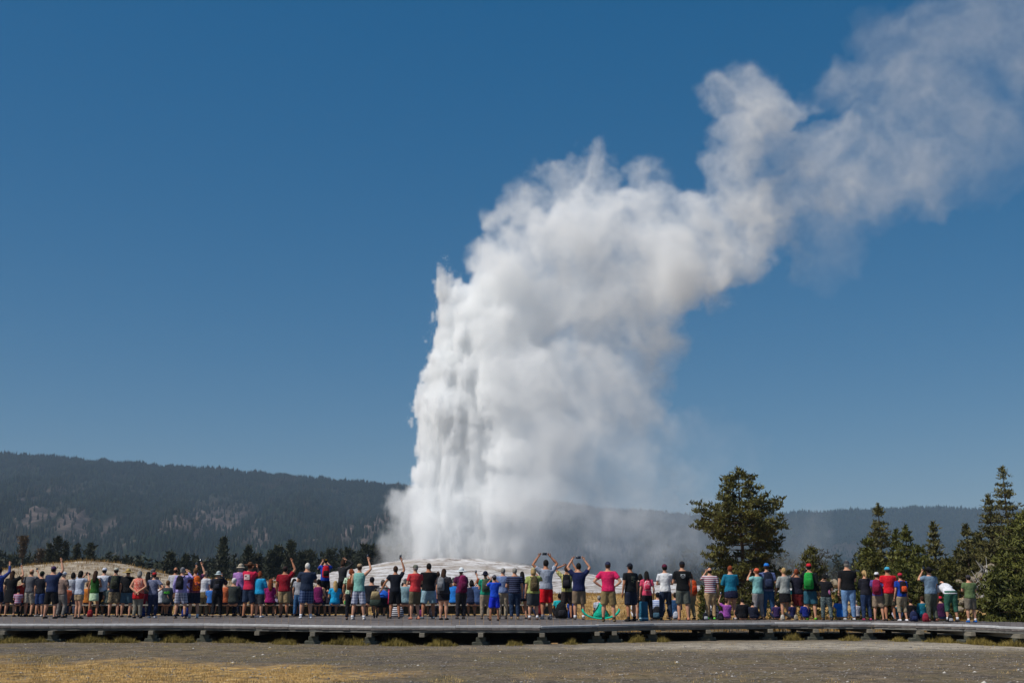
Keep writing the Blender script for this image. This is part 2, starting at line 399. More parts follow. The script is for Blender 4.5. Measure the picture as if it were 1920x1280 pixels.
for k, q in enumerate(ends):
    a = edge_pt(q); g = G(); gzv = float(gz(a.x, a.y+.3))
    g.box((0, 1.5, 0), (.13, 3.2, .10), 0, .006); link('cross_beam', g.mesh('cross_beam', W_END), root, a+Vector((0, -.02, -.168)))
    if k % 3 != 1 or q > 1000:
        g = G(); hh = -.220-gzv+.05; g.box((0, 0, 0), (.25, .18, hh), 0, .01)
        link('post', g.mesh('post', W_POST), root, a+Vector((.0, .13, -.220-hh/2)))
        g = G(); g.box((0, 0, 0), (.42, .5, .10), random.uniform(-.1, .1), .015)
        link('footing', g.mesh('footing', W_POST), root, a+Vector((.0, .28, gzv+.035)))
    g = G(); hh = -.220-gzv+.05; g.box((0, 0, 0), (.15, .15, hh), 0, .01)
    if back_Y(q)-a.y > 3.2: link('post', g.mesh('post', W_POST), root, a+Vector((.1, 3.0, -.220-hh/2)))
# skirt boards seen as darkness far under the wide part are simply the beams and the shade
# ---------------------------------------------------------------- benches
W_SEAT = wood_mat('bench_wood', lin((128, 120, 110)), lin((178, 170, 158)))
M_LEG = varied('dark_bench_metal', lin((40, 40, 42)), .2, 5, .5)
BY = 44.2
bx = [(-40, 128), (140, 300), (310, 470), (478, 575), (584, 748), (756, 915), (925, 1046)]
bl = ['at the far left of the boardwalk', 'behind the woman in the green top', 'behind the people in caps left of the twin spruces', 'behind the man in the dark red polo',
      'with two people standing on it', 'behind the man in the coral red shirt', 'behind the man in the red shorts']
for (q0, q1), lab in zip(bx, bl):
    x0, x1 = (q0-960)*BY/2184, (q1-960)*BY/2184; Lb = x1-x0
    r = tag(link('bench', None, loc=((x0+x1)/2, BY, 0)), 'long backless grey wooden bench '+lab, 'bench', 'benches along the boardwalk')
    for yy in (-.15, 0., .15):
        g = G(); g.box((0, 0, 0), (Lb, .135, .045), 0, .008); link('seat_board', g.mesh('seat_board', W_SEAT), r, (0, yy, .41))
    nl = max(2, int(Lb/1.6)+1)
    for i in range(nl):
        xx = -Lb/2+.25+(Lb-.5)*i/(nl-1)
        g = G(); g.tube([(0, 0, .385), (0, 0, .01)], [.03, .03], 8, False); g.box((0, 0, .374), (.06, .4, .022)); g.box((0, 0, .010), (.12, .3, .016))
        link('leg', g.mesh('leg', M_LEG), r, (xx, 0, 0))
for (q0, q1), lab in zip([(-30, 320), (335, 690), (705, 1030)], ['left', 'middle', 'right']):
    Yb = 45.6; x0, x1 = (q0-960)*Yb/2184, (q1-960)*Yb/2184; Lb = x1-x0
    r = tag(link('bench', None, loc=((x0+x1)/2, Yb, 0)), 'rear row wooden bench at the far edge of the boardwalk, %s one of three' % lab, 'bench', 'benches along the boardwalk')
    for yy in (-.15, 0., .15):
        g = G(); g.box((0, 0, 0), (Lb, .135, .045), 0, .008); link('seat_board', g.mesh('seat_board', W_SEAT), r, (0, yy, .41))
    for i in range(5):
        g = G(); g.tube([(0, 0, .385), (0, 0, .01)], [.03, .03], 8, False); g.box((0, 0, .374), (.06, .4, .022)); link('leg', g.mesh('leg', M_LEG), r, (-Lb/2+.25+(Lb-.5)*i/4, 0, 0))
    g = G(); g.box((0, 0, 0), (Lb, .04, .30), 0, .006); link('front_board', g.mesh('front_board', W_POST), r, (0, .19, .21))
# ---------------------------------------------------------------- small ground cover
def blades(name, pts, hts, wd, nper, spread, mat, label, cat, lean=.5, obj='grass'):
    n = len(pts)*nper; P0 = np.repeat(np.array(pts), nper, 0); Hh = np.repeat(np.array(hts), nper)*rng.uniform(.5, 1.1, n)
    a = rng.random(n)*6.28; r = spread*np.sqrt(rng.random(n)); base = P0+np.stack([np.cos(a)*r, np.sin(a)*r, np.zeros(n)], 1)
    b_ = rng.random(n)*6.28; ln = rng.uniform(.05, lean, n)*Hh; tip = base+np.stack([np.cos(b_)*ln, np.sin(b_)*ln, Hh], 1)
    t = rng.random(n)*3.14; w2 = np.stack([np.cos(t), np.sin(t), np.zeros(n)], 1)*wd
    midp = base*.45+tip*.55+np.stack([-np.cos(b_)*ln*.2, -np.sin(b_)*ln*.2, Hh*.05], 1)
    V = np.stack([base-w2, base+w2, midp+w2*.8, midp-w2*.8, tip], 1).reshape(-1, 3); o_ = np.arange(n)*5
    me = npmesh(name, V, [np.stack([o_, o_+1, o_+2, o_+3], 1), np.stack([o_+3, o_+2, o_+4], 1)], mat)
    return tag(link(obj, me), label, cat, kind='stuff')
def leafy(name, lo, hi, scale=3.):
    m, t, p = newmat(name); b = NB(t); f = b.noise(b.coord('Object'), scale, 4, .7)
    b.put(p.inputs['Base Color'], b.ramp(f, [(.32, lo), (.68, hi)])); p.inputs['Roughness'].default_value = .7; p.inputs['Specular IOR Level'].default_value = .2
    return m
M_DRY = leafy('dry_grass', lin((138, 108, 60)), lin((234, 202, 138)), 3.)
M_WEED = leafy('weed_green', lin((78, 70, 28)), lin((160, 140, 74)), 2.6)
M_MEAD = leafy('meadow_grass', lin((112, 84, 42)), lin((190, 152, 88)), .6)
pts = []; hts = []
while len(pts) < 5200:
    y = rng.uniform(15.5, 31); q = rng.uniform(-80, 2000); bnd = float(np.interp(q, [-400, 0, 300, 640, 900, 3000], [24.2, 23.7, 21.8, 18.3, 16.4, 12.5]))
    k = fbm(np.array(q*.02), np.array(y*.9), 3)
    if y < bnd+(k-.5)*9 and rng.random() < .9 or rng.random() < .035*(k > .5):
        x = (q-960)*y/2184; pts.append((x, y, float(gz(x, y))-.01)); hts.append(rng.uniform(.02, .06))
blades('dry_grass', pts, hts, .0035, 9, .11, M_DRY, 'short dry golden grass at the lower left', 'grass')
pts = []; hts = []
clump = [(30, 40), (75, 30), (170, 35), (190, 25), (240, 26), (330, 26), (355, 20), (440, 34), (530, 22), (548, 14), (640, 28), (670, 22), (745, 30), (825, 26), (840, 18), (965, 12), (1070, 14), (1195, 20), (1240, 12), (1480, 18), (1590, 16), (1680, 14), (1760, 30), (1830, 34), (1890, 34)]
for q0, ww in clump:
    for i in range(int(ww*3.0)):
        q = q0+rng.normal()*ww*.55; a = edge_pt(q); y = a.y+rng.uniform(-.55, .1); hq = (.15*math.exp(-((q-q0)/(ww*.8))**2)+.05)*(.5+.9*float(fbm(np.array(q*.11),np.array(1.),2)))
        pts.append(((q-960)*y/2184, y, float(gz(a.x, y))-.01)); hts.append(hq*rng.uniform(.5, 1.15))
blades('weeds', pts, hts, .006, 9, .07, M_WEED, 'yellow green weeds growing along the foot of the boardwalk', 'weeds', .8, 'weeds')
pts = []; hts = []
for i in range(9000):
    y = rng.uniform(38.9, 84); q = rng.uniform(-60, 2000); x = (q-960)*y/2184
    if y < back_Y(q)+.15: continue
    pts.append((x, y, float(gz(x, y))-.01)); hts.append(rng.uniform(.10, .28))
blades('meadow_grass', pts, hts, .010, 10, .30, M_MEAD, 'dry brown meadow grass between the boardwalk and the white mound', 'grass')
def stones(n, ymin, ymax, qr, sz, mat, label):
    base = np.array([(1, 0, 0), (0, 1, 0), (-1, 0, 0), (0, -1, 0), (0, 0, .8), (0, 0, -.5)], float)
    tri = np.array([(0, 1, 4), (1, 2, 4), (2, 3, 4), (3, 0, 4), (1, 0, 5), (2, 1, 5), (3, 2, 5), (0, 3, 5)])
    y = rng.uniform(ymin, ymax, n); q = rng.uniform(*qr, n); x = (q-960)*y/2184; z = gz(x, y)
    s = rng.uniform(*sz, n)**1.0; s = s*rng.choice([.5, .7, 1, 1.6], n, p=[.45, .3, .2, .05])
    V = base[None]*s[:, None, None]*rng.uniform(.6, 1.4, (n, 6, 3))*np.array([1, 1, .6]); a = rng.random(n)*6.28
    c, s_ = np.cos(a)[:, None], np.sin(a)[:, None]
    V = np.stack([V[..., 0]*c-V[..., 1]*s_, V[..., 0]*s_+V[..., 1]*c, V[..., 2]], -1)+np.stack([x, y, z], -1)[:, None]
    Ft = (tri[None]+(np.arange(n)*6)[:, None, None]).reshape(-1, 3)
    return tag(link('pebbles', npmesh('pebbles', V.reshape(-1, 3), Ft, mat)), label, 'pebbles', kind='stuff')
stones(14000, 16, 31, (-60, 2000), (.012, .028), varied('grey_pebble', lin((128, 122, 116)), .45, 1.2, .9), 'loose dark grey gravel in front of the boardwalk')
stones(170, 16, 30.5, (1050, 2000), (.015, .035), varied('white_pebble', lin((208, 202, 192)), .15, 3, .9), 'scattered small white stones at the lower right')
stones(60, 16, 30.5, (-60, 1100), (.02, .04), varied('white_pebble', lin((200, 194, 184)), .15, 3, .9), 'a few pale stones on the gravel at the left')
g = G(); g.box((0, 0, 0), (.42, .05, .025), .1, .006); g.xf(lambda v: v+Vector((0, 0, .004*math.sin(v.x*9))))
pt = P(1031, 1201, 29.8); tag(link('stick', g.mesh('stick', wood_mat('raw_wood', lin((170, 128, 84)), lin((206, 166, 116)))), loc=(pt.x, 29.9, float(gz(pt.x, 29.9))+.012)), 'short piece of pale orange wood lying before the boardwalk', 'wood scrap')
# ================================================================ trees
M_BARK = varied('pine_bark', lin((84, 68, 56)), .4, 3., .95, .5, .03, (3, 3, .6))
def foliage(name, lo, hi, sc=.9, tr=.12):
    m, t, p = newmat(name); b = NB(t)
    f = b.noise(b.coord('Object'), sc, 4, .7); c = b.ramp(f, [(.3, lo), (.7, hi)])
    c = b.mix(b.ramp(b.noise(b.coord('Object'), sc*6, 2), [(.55, 0.), (.75, .5)]), c, tuple(v*1.7 for v in hi))
    b.put(p.inputs['Base Color'], c); p.inputs['Roughness'].default_value = .65; p.inputs['Specular IOR Level'].default_value = .25
    return m
F_PINE = foliage('needles_olive', lin((40, 44, 18)), lin((100, 96, 40)))
F_GREEN = foliage('needles_green', lin((46, 54, 22)), lin((108, 108, 46)))
F_BROWN = foliage('needles_brown_green', lin((50, 52, 26)), lin((110, 104, 56)))
F_DARK = foliage('needles_dark', lin((28, 32, 20)), lin((52, 56, 34)), .5)
F_DRYN = foliage('needles_grey_brown', lin((66, 56, 44)), lin((100, 86, 68)), .5)
def needles(centres, radii, per, length, wd, up=.35):
    """tufts: small blade faces fanned about each centre"""
    Cn = np.array(centres); n = len(Cn)*per
    c = np.repeat(Cn, per, 0); r = np.repeat(np.array(radii), per)
    d = rng.normal(size=(n, 3)); d[:, 2] = np.abs(d[:, 2])*.7+up; d /= np.linalg.norm(d, axis=1)[:, None]
    s = rng.normal(size=(n, 3)); s -= (s*d).sum(1)[:, None]*d; s /= np.linalg.norm(s, axis=1)[:, None]
    st = c+rng.normal(size=(n, 3))*r[:, None]*.45*np.array([1, 1, .55])
    L = length*rng.uniform(.6, 1.3, n)[:, None]; w_ = wd*rng.uniform(.6, 1.3, n)[:, None]
    V = np.stack([st-s*w_, st+s*w_, st+d*L+s*w_*.35, st+d*L-s*w_*.35], 1).reshape(-1, 3); o_ = np.arange(n)*4
    return V, np.stack([o_, o_+1, o_+2, o_+3], 1)
def tree(name, px, ytop, Y, ybase, halfw, label, cat, mat, shape='cone', dens=1., group=None, tuft=.2, seed=0, bare=0.08, droop=0., layers=None, prof=None, lean=0., per=9, s0=.28):
    R = random.Random(seed*31+int(px)); top = P(px, ytop, Y); x, y = top.x, Y; zb = float(gz(x, y))
    zlow = max(zb, P(px, ybase, Y).z) if ybase else zb
    Hh = top.z-zb; hw = halfw*Y/2184.
    r = link(name, None, loc=(x, y, zb)); tag(r, label, cat, group)
    g = G(); tr = max(.04, Hh*.018)
    g.tube([(0, 0, -.1), (tr*.4, 0, Hh*.4), (lean*Hh*.6, 0, Hh*.75), (lean*Hh, 0, Hh*.98)], [tr, tr*.75, tr*.38, .012], 8)
    cs = []; rs = []
    nl = layers or int(Hh/.42)+4
    zl = (zlow-zb)+.02*Hh
    for i in range(nl):
        t = (i+R.uniform(-.3, .3))/nl; t = min(max(t, 0), .985); z = zl+(Hh-zl)*t
        if prof: f = float(np.interp(t, [a for a, _ in prof], [b for _, b in prof]))
        elif shape == 'cone': f = (1-t)**.85*(.55+.45*min(1, t*6+.3))+.03
        else: f = (1-t)**.6*(.6+.4*min(1, t*4))+.04
        nb = max(3, int((5+5*f)*dens))
        a0 = R.random()*6.28
        for k in range(nb):
            if R.random() < bare: continue
            a = a0+k*6.283/nb+R.uniform(-.35, .35); L = hw*f*R.uniform(.62, 1.12)
            rise = (.25-.35*(1-t))*L*(1-droop)-droop*L*.45+R.uniform(-.08, .08)*L
            ca, sa = math.cos(a), math.sin(a)
            p1 = Vector((ca*L*.5, sa*L*.5, z+rise*.35)); p2 = Vector((ca*L, sa*L, z+rise))
            p0 = Vector((lean*z, 0, z-.03)); p1.x += lean*z; p2.x += lean*z
            if L > .35: g.tube([p0, p1, p2], [max(.012, tr*.28*f), max(.009, tr*.16*f), .006], 4, False)
            m_ = max(2, int(L/(tuft*1.05)))
            for j in range(m_):
                s = s0+(1-s0)*(j+R.random()*.6)/m_; c = p0.lerp(p1, s*2) if s < .5 else p1.lerp(p2, s*2-1)
                sp = L*.22*math.sin(s*2.6)
                cs.append((c.x-sa*R.uniform(-sp, sp), c.y+ca*R.uniform(-sp, sp), c.z+R.uniform(-.4, .6)*tuft)); rs.append(tuft*R.uniform(.7, 1.25))
    for k in range(5): cs.append((lean*Hh, 0, Hh*(1-.012*k))); rs.append(tuft*.3*(k+1)/3)
    link('trunk', g.mesh('trunk', M_BARK), r)
    V, Fq = needles(cs, rs, per, tuft*.95, tuft*.20)
    link('crown', npmesh('crown', V, Fq, mat), r)
    return r
# the big pine right of the steam, profile read off the photograph
tree('pine_tree', 1384, 880, 62., 1128, 88, 'big broad olive pine standing alone right of the steam', 'pine', F_PINE, dens=1.02, tuft=.21, seed=2, bare=.24, s0=.5,
     prof=[(0, .78), (.08, 1.02), (.2, .93), (.27, .72), (.34, 1.0), (.42, .84), (.5, .98), (.6, 1.0), (.67, 1.0), (.72, .74), (.8, .56), (.88, .40), (.95, .24), (1, .10)], layers=27, per=13)
RT = [('small rounded pine behind the crowd right of the big pine', 1519, 1028, 52., 1150, 44, F_PINE, 'round', 1.1),
      ('tall narrow pointed pine above the man in the black shirt and jeans', 1646, 945, 56., 1150, 46, F_BROWN, 'cone', 1.),
      ('low dense young pine in front of the pointed pine', 1625, 1010, 50., 1155, 40, F_GREEN, 'round', 1.1),
      ('dark green pine with twin leading shoots, left stem', 1680, 994, 54., 1150, 34, F_GREEN, 'cone', 1.),
      ('dark green pine with twin leading shoots, right stem', 1697, 988, 53., 1150, 44, F_GREEN, 'cone', 1.1),
      ('low bushy pine filling the gap between two pointed pines', 1722, 1025, 50., 1160, 38, F_GREEN, 'round', 1.1),
      ('slender layered pine right of the twin stemmed pine', 1749, 981, 53., 1155, 36, F_BROWN, 'cone', .9),
      ('small olive pine behind the man in the black hat', 1778, 1050, 49., 1160, 36, F_PINE, 'round', 1.1),
      ('tapering pine left of the tallest tree at right', 1810, 984, 55., 1140, 36, F_BROWN, 'cone', .9),
      ('dense dark pine just below the tallest tree at right', 1853, 930, 54., 1140, 50, F_BROWN, 'cone', 1.),
      ('tallest open topped pine at the right edge', 1879, 876, 62., 1120, 52, F_BROWN, 'cone', .8),
      ('bright green pine filling the right edge of the frame', 1921, 958, 44., 1168, 72, F_GREEN, 'round', 1.2),
      ('low spreading green pine behind the empty end of the boardwalk', 1868, 1068, 41.5, 1172, 52, F_GREEN, 'round', 1.3),
      ('young green pine at the right end of the boardwalk', 1915, 1090, 40.5, 1172, 50, F_GREEN, 'round', 1.3),
      ('low wide pine under the tall pointed pine', 1640, 1040, 47., 1160, 44, F_PINE, 'round', 1.3),
      ('low dense pine under the twin stemmed pine', 1690, 1052, 46.5, 1162, 44, F_GREEN, 'round', 1.3),
      ('low dense pine under the slender layered pine', 1742, 1052, 46., 1162, 40, F_PINE, 'round', 1.3),
      ('olive pine left of the pale boulders', 1796, 1030, 56., 1140, 40, F_PINE, 'cone', 1.2),
      ('broad olive pine behind the pale boulders', 1832, 1000, 58., 1130, 46, F_PINE, 'cone', 1.2),
      ('wide dark pine between the tallest tree and the frame edge', 1893, 985, 52., 1150, 50, F_PINE, 'cone', 1.3),
      ('dense green pine right of the dead branches', 1880, 1030, 45., 1165, 46, F_GREEN, 'round', 1.3),
      ('lowest green pine in the bottom right corner of the wood', 1935, 1060, 41., 1175, 46, F_GREEN, 'round', 1.3),
      ('tree standing wholly beyond the right edge of the frame', 2030, 960, 50., 1160, 56, F_PINE, 'cone', 1.),
      ('second tree standing beyond the right edge of the frame', 2110, 990, 47., 1160, 56, F_GREEN, 'cone', 1.),
      ('tree half out of the frame beyond the green pine', 1968, 930, 50., 1160, 60, F_BROWN, 'cone', 1.)]
for i, (lab, px, yt, Y, yb, hw, mt, sh, dn) in enumerate(RT):
    tree('pine_tree', px, yt, Y, yb, hw*1.16, lab, 'pine', mt, sh, dn*1.3, 'pines behind the right half of the crowd', tuft=.17, seed=i+9, bare=.08)
BU = [('little pine bush peeking between the striped shirt and the teal shirt', 1352, 1098, 44., 30, F_GREEN), ('little bush left of the man in the striped shirt', 1318, 1102, 44., 12, F_GREEN),
      ('round pine bush under the right side of the big pine', 1405, 1090, 46., 34, F_PINE), ('low bush left of the woman in the grey knit', 1452, 1092, 45., 20, F_PINE),
      ('small bush behind the seated boy in bright blue', 1572, 1108, 43., 16, F_GREEN), ('young pine bush right of the pair of jeans', 1606, 1092, 44., 18, F_GREEN),
      ('dull green bush behind the seated girl with the red cap', 1765, 1080, 43.5, 22, F_PINE), ('bush below the dead white branches', 1858, 1120, 42.5, 26, F_GREEN)]
for i, (lab, px, yt, Y, hw, mt) in enumerate(BU):
    tree('bush', px, yt, Y, None, hw, lab, 'bush', mt, 'round', 1.2, 'bushes behind the boardwalk', tuft=.13, seed=i+50, bare=.02)
# dead fallen tree on the bank
def dead_tree():
    R = random.Random(4); o = P(1846, 1128, 47.); r = tag(link('dead_tree', None, loc=(o.x, 47., o.z)), 'bleached dead branches sticking up beside the rocky bank', 'dead tree')
    M = varied('bleached_wood', lin((176, 172, 168)), .2, 4, .9)
    g = G(); g.tube([(-.2, 0, -.3), (.05, 0, .6), (.25, .1, 1.4)], [.09, .07, .03], 7); link('trunk', g.mesh('trunk', M, True), r)
    for k in range(22):
        g = G(); s = R.uniform(.15, 1.); a = Vector((-.2+.45*s, 0, -.2+1.5*s)); d = Vector((R.uniform(-.9, .9), R.uniform(-.4, .4), R.uniform(.0, 1.)))*R.uniform(.3, .75)
        b1 = a+d*.5+Vector((0, 0, R.uniform(-.1, .1))); b2 = a+d+Vector((0, 0, .15))
        g.tube([a, b1, b2], [.022, .014, .005], 5); g.tube([b1, b1+d.cross(Vector((0, 1, 0)))*.5], [.010, .004], 4); link('branch', g.mesh('branch', M, True), r)
dead_tree()
def boulder(px, py, Y, s, lab, seed):
    R = random.Random(seed); g = G(); g.ell((0, 0, 0), (1, .8, .7), 12, 8)
    me = g.mesh('boulder', M_ROCK, False); off = Vector((seed*3.1, 0, 0))
    for v in me.vertices: v.co *= (1+.38*mnoise.noise(v.co*1.7+off)+.15*mnoise.noise(v.co*4+off))*s
    p = P(px, py, Y); tag(link('boulder', me, loc=p), lab, 'rock', 'pale boulders on the bank')
M_ROCK = varied('pale_rock', lin((142, 130, 112)), .4, 3., .95, .8, .05)
for i, (px, py, Y, s, lab) in enumerate([(1858, 1066, 52., .45, 'largest pale boulder beside the dead branches'), (1838, 1080, 50., .32, 'pale rock just left of the dead branches'), (1822, 1086, 50., .3, 'pale rock above the man looking down'), (1798, 1092, 50., .28, 'small pale rock left of the man looking down'),
        (1808, 1128, 46., .26, 'pale rock between the bending woman and the man looking down'), (1800, 1142, 45., .22, 'lowest pale rock by the bending woman'), (1562, 1093, 56., .4, 'pale rock left of the man in the black shirt'), (1548, 1102, 54., .3, 'pale rock behind the woman with the pink bag'), (1872, 1086, 50., .3, 'pale rock right of the dead branches')]):
    boulder(px, py, Y, s*.72, lab, i+1)
# conifers beyond the left mound and beside the cone
LT = [('thin bare pine with a flat top at the far left', 45, 1006, 150., 10, F_DRYN, 'flat'), ('short spruce left of the tallest pair at the far left', 94, 1021, 150., 11, F_DARK, ''), ('tallest spruce on the left mound', 110, 1007, 150., 15, F_DARK, ''),
      ('slim spruce right of the tallest on the left mound', 124, 1019, 152., 9, F_DARK, ''), ('spruce between the pair and the lone one', 145, 1022, 150., 13, F_DARK, ''), ('lone bushy spruce right of the mound top', 171, 1019, 148., 14, F_DARK, ''),
      ('small reddish dead spruce at the far left', 77, 1032, 152., 8, F_DRYN, ''), ('low rounded pine right of the mound', 217, 1045, 148., 13, F_DARK, 'r'), ('thin small spruce before the hill foot', 192, 1049, 150., 5, F_DARK, ''),
      ('broad rounded pine left of the lone tall spruce', 320, 1037, 140., 20, F_DARK, 'r'), ('second rounded pine left of the lone tall spruce', 349, 1042, 140., 18, F_DARK, 'r'),
      ('tall dense dark spruce above the white bucket hat', 420, 1009, 135., 17, F_DARK, ''), ('spruce above the brown felt hat', 466, 1026, 135., 18, F_DARK, ''), ('small spruce right of the brown felt hat', 484, 1042, 137., 9, F_DARK, ''),
      ('left spruce of the clump above the dark red polo', 508, 1035, 135., 15, F_DARK, ''), ('middle spruce of the clump above the dark red polo', 523, 1025, 136., 16, F_DARK, ''), ('largest spruce of the clump above the dark red polo', 546, 1016, 135., 20, F_DARK, ''),
      ('right spruce of the clump above the white haired man', 567, 1040, 137., 14, F_DARK, ''), ('thin spruce behind the boy on the bench', 579, 1034, 150., 7, F_DARK, ''), ('low pine right of the boy on the bench', 618, 1034, 150., 14, F_DARK, 'r'), ('pine left of the geyser cone', 652, 1031, 150., 12, F_DARK, ''),
      ('spruce at the start of the white cone', 686, 1023, 155., 10, F_DARK, ''), ('spruce next to the spray, left one', 700, 1026, 156., 9, F_DARK, ''), ('spruce next to the spray, middle one', 711, 1024, 157., 9, F_DARK, ''), ('spruce next to the spray, right one', 722, 1027, 158., 9, F_DARK, '')]
for i, (lab, px, yt, Y, hw, mt, sh) in enumerate(LT):
    tree('spruce_tree' if sh == '' else 'pine_tree', px, yt, Y, 1045 if sh == 'flat' else None, hw, lab, 'conifer', mt, 'round' if sh else 'cone', 1.1, 'conifers beyond the mounds', tuft=.42 if sh != 'flat' else .3, seed=i+90, bare=.06, per=6, layers=18,
         prof=[(0, .25), (.5, .4), (.75, 1.), (.9, .9), (1, .3)] if sh == 'flat' else None)
def treeline():
    n = 900; px = rng.uniform(-120, 760, n); Y = rng.uniform(165, 230, n); x = (px-960)*Y/2184
    h = rng.uniform(2.2, 5.2, n)*(.6+.9*fbm(px*.02, Y*.02, 2)); cs = []; rs = []
    for i in range(n):
        z0 = float(gz(x[i], Y[i])); top = EYE+(HOR-np.interp(px[i], [-120, 0, 60, 300, 500, 640, 760], [1046, 1045, 1050, 1060, 1052, 1044, 1036])+rng.normal()*7)*Y[i]/2184
        Hh = max(2.5, top-z0)
        for k in range(9):
            t = (k+.5)/9; rr = Hh*.2*(1-t)+.15; a = rng.random()*6.28; cs.append((x[i]+math.cos(a)*rr*.5, Y[i]+math.sin(a)*rr*.5, z0+Hh*t)); rs.append(rr*1.1)
    V, Fq = needles(cs, rs, 7, .75, .16); tag(link('treeline', npmesh('treeline', V, Fq, F_DARK)), 'low dark belt of conifers at the foot of the left hill', 'forest', kind='stuff')
    n = 260; px = rng.uniform(1240, 2000, n); Y = rng.uniform(180, 260, n); x = (px-960)*Y/2184; cs = []; rs = []
    for i in range(n):
        z0 = float(gz(x[i], Y[i])); Hh = rng.uniform(4, 8)
        for k in range(9):
            t = (k+.5)/9; rr = Hh*.2*(1-t)+.15; a = rng.random()*6.28; cs.append((x[i]+math.cos(a)*rr*.5, Y[i]+math.sin(a)*rr*.5, z0+Hh*t)); rs.append(rr*1.1)
    V, Fq = needles(cs, rs, 7, .75, .16); tag(link('treeline', npmesh('treeline', V, Fq, F_DARK)), 'faint belt of conifers behind the drifting steam at the right', 'forest', kind='stuff')
treeline()
# ================================================================ steam
# landmark
def build_plume(voxel=.25):
    Y0 = 125.0
    m_per_px = Y0/2184
    B = [
     # water column
     (833,505,12,1.8,1),(836,525,19,1.8,1),(842,550,27,1.6,1),(862,560,26,1.5,1),(850,600,36,1.5,1),(862,650,50,2.2,1),(860,710,62,2.2,1),(855,770,74,2.,1),
     (860,830,76,1.8,1),(860,890,78,1.6,1),(855,950,84,1.5,1),(850,1010,95,1.1,1),(855,1050,100,.7,1),(905,590,50,2.,.6),(768,960,46,.22,.7),(762,1015,50,.25,.7),(742,1035,44,.10,.5),
     # steam behind the column
     (940,560,60,1.2,.2),(970,640,95,.8,.2),(1000,740,125,.5,.3),(1010,850,135,.36,.3),(1005,960,145,.3,.3),(1000,1040,140,.25,.3),
     (1110,780,120,.22,0),(1110,690,125,.4,0),(1105,890,125,.16,0),(1110,1000,125,.17,0),(1215,1030,110,.20,0),(1180,940,95,.22,0),(1265,970,80,.09,0),(1310,1050,85,.12,0),(1400,1045,95,.06,0),(1490,1060,90,.03,0),(1360,880,75,.03,0),(1290,830,75,.03,0),(1180,850,80,.08,0),(1330,860,80,.012,0),
     # billowing head
     (985,390,50,.6,0),(960,430,45,.6,0),(925,500,48,.7,0),(1040,335,45,.6,0),(1105,295,38,.5,0),(1152,292,20,.3,0),(1005,322,18,.4,0),
     (1215,325,46,.5,0),(1120,375,80,.6,0),(1200,410,95,.6,0),(1100,470,110,.7,0),(1300,440,95,.6,0),(1230,520,100,.6,0),(1330,500,85,.5,0),
     (1400,465,62,.4,0),(1150,585,110,.6,0),(1235,610,70,.4,0),(1000,520,90,.7,0),(1060,590,100,.7,0),(1180,650,85,.4,0),
     (1412,160,40,.36,0),(1350,200,50,.36,0),(1425,205,58,.36,0),(1380,270,60,.4,0),(1345,310,46,.4,0),(1395,345,70,.42,0),(1420,400,80,.45,0),
     # thinning steam to the right
     (1560,160,66,.13,0),(1640,185,84,.13,0),(1720,205,95,.12,0),(1790,250,90,.10,0),(1700,300,115,.13,0),(1600,345,95,.16,0),(1520,395,80,.22,0),
     (1640,380,76,.12,0),(1750,340,80,.10,0),(1530,310,90,.14,0),(1480,300,75,.16,0),(1620,270,90,.11,0),
     (1680,90,95,.045,0),(1780,90,120,.05,0),(1880,60,140,.05,0),(2010,20,150,.05,0),(1840,190,110,.06,0),(1860,300,90,.035,0),(1560,470,70,.03,0),(1640,60,70,.03,0)]
    NX, NZ = 340, 280
    x0, x1 = P(660,1109,Y0).x, P(2180,1109,Y0).x
    z0, z1 = -1.0, P(960,-160,Y0).z
    gx, gz = np.meshgrid(np.linspace(x0,x1,NX), np.linspace(z0,z1,NZ), indexing='ij')
    h = np.zeros_like(gx); dsum = np.zeros_like(gx); wsum = np.zeros_like(gx)+1e-6; wat = np.zeros_like(gx)
    for (bx,by,r,d,wt) in B:
        c = P(bx,by,Y0); R = r*m_per_px*1.06*(Y0/125)
        q = ((gx-c.x)**2+(gz-c.z)**2)/R**2
        h = np.maximum(h, R*np.sqrt(np.clip(1-q,0,1)))
        wgt = np.exp(-2.2*q)
        dsum += wgt*d; wsum += wgt; wat += wgt*wt
    d2 = dsum/wsum; wat = wat/wsum
    verts = np.stack([gx.ravel(), np.full(gx.size, 0.), gz.ravel()],1)
    idx = np.arange(NX*NZ).reshape(NX,NZ)
    faces = np.stack([idx[:-1,:-1].ravel(), idx[1:,:-1].ravel(), idx[1:,1:].ravel(), idx[:-1,1:].ravel()],1)
    me = bpy.data.meshes.new('plume_map'); me.from_pydata(verts.tolist(), [], faces.tolist())
    for nm, arr in (('h',h),('d',d2),('w',wat)):
        a = me.attributes.new(nm,'FLOAT','POINT'); a.data.foreach_set('value', arr.ravel().astype(np.float32))
    src = bpy.data.objects.new('plume_map', me)     # not linked to the scene
    vol = bpy.data.volumes.new('steam_plume'); ob = bpy.data.objects.new('steam_plume', vol); C.objects.link(ob)
    ng = bpy.data.node_groups.new('plume','GeometryNodeTree')
    ng.interface.new_socket('Geometry', in_out='OUTPUT', socket_type='NodeSocketGeometry')
    N = ng.nodes; L = ng.links
    def nd(t, **k):
        n = N.new(t)
        for a,b in k.items(): setattr(n,a,b)
        return n
    def put(sock, v):
        if isinstance(v, bpy.types.NodeSocket): L.new(v, sock)
        else: sock.default_value = v
    def math_(op, a, b=0., c=None, clamp=False):
        n = nd('ShaderNodeMath', operation=op, use_clamp=clamp); put(n.inputs[0],a); put(n.inputs[1],b)
        if c is not None: put(n.inputs[2],c)
        return n.outputs[0]
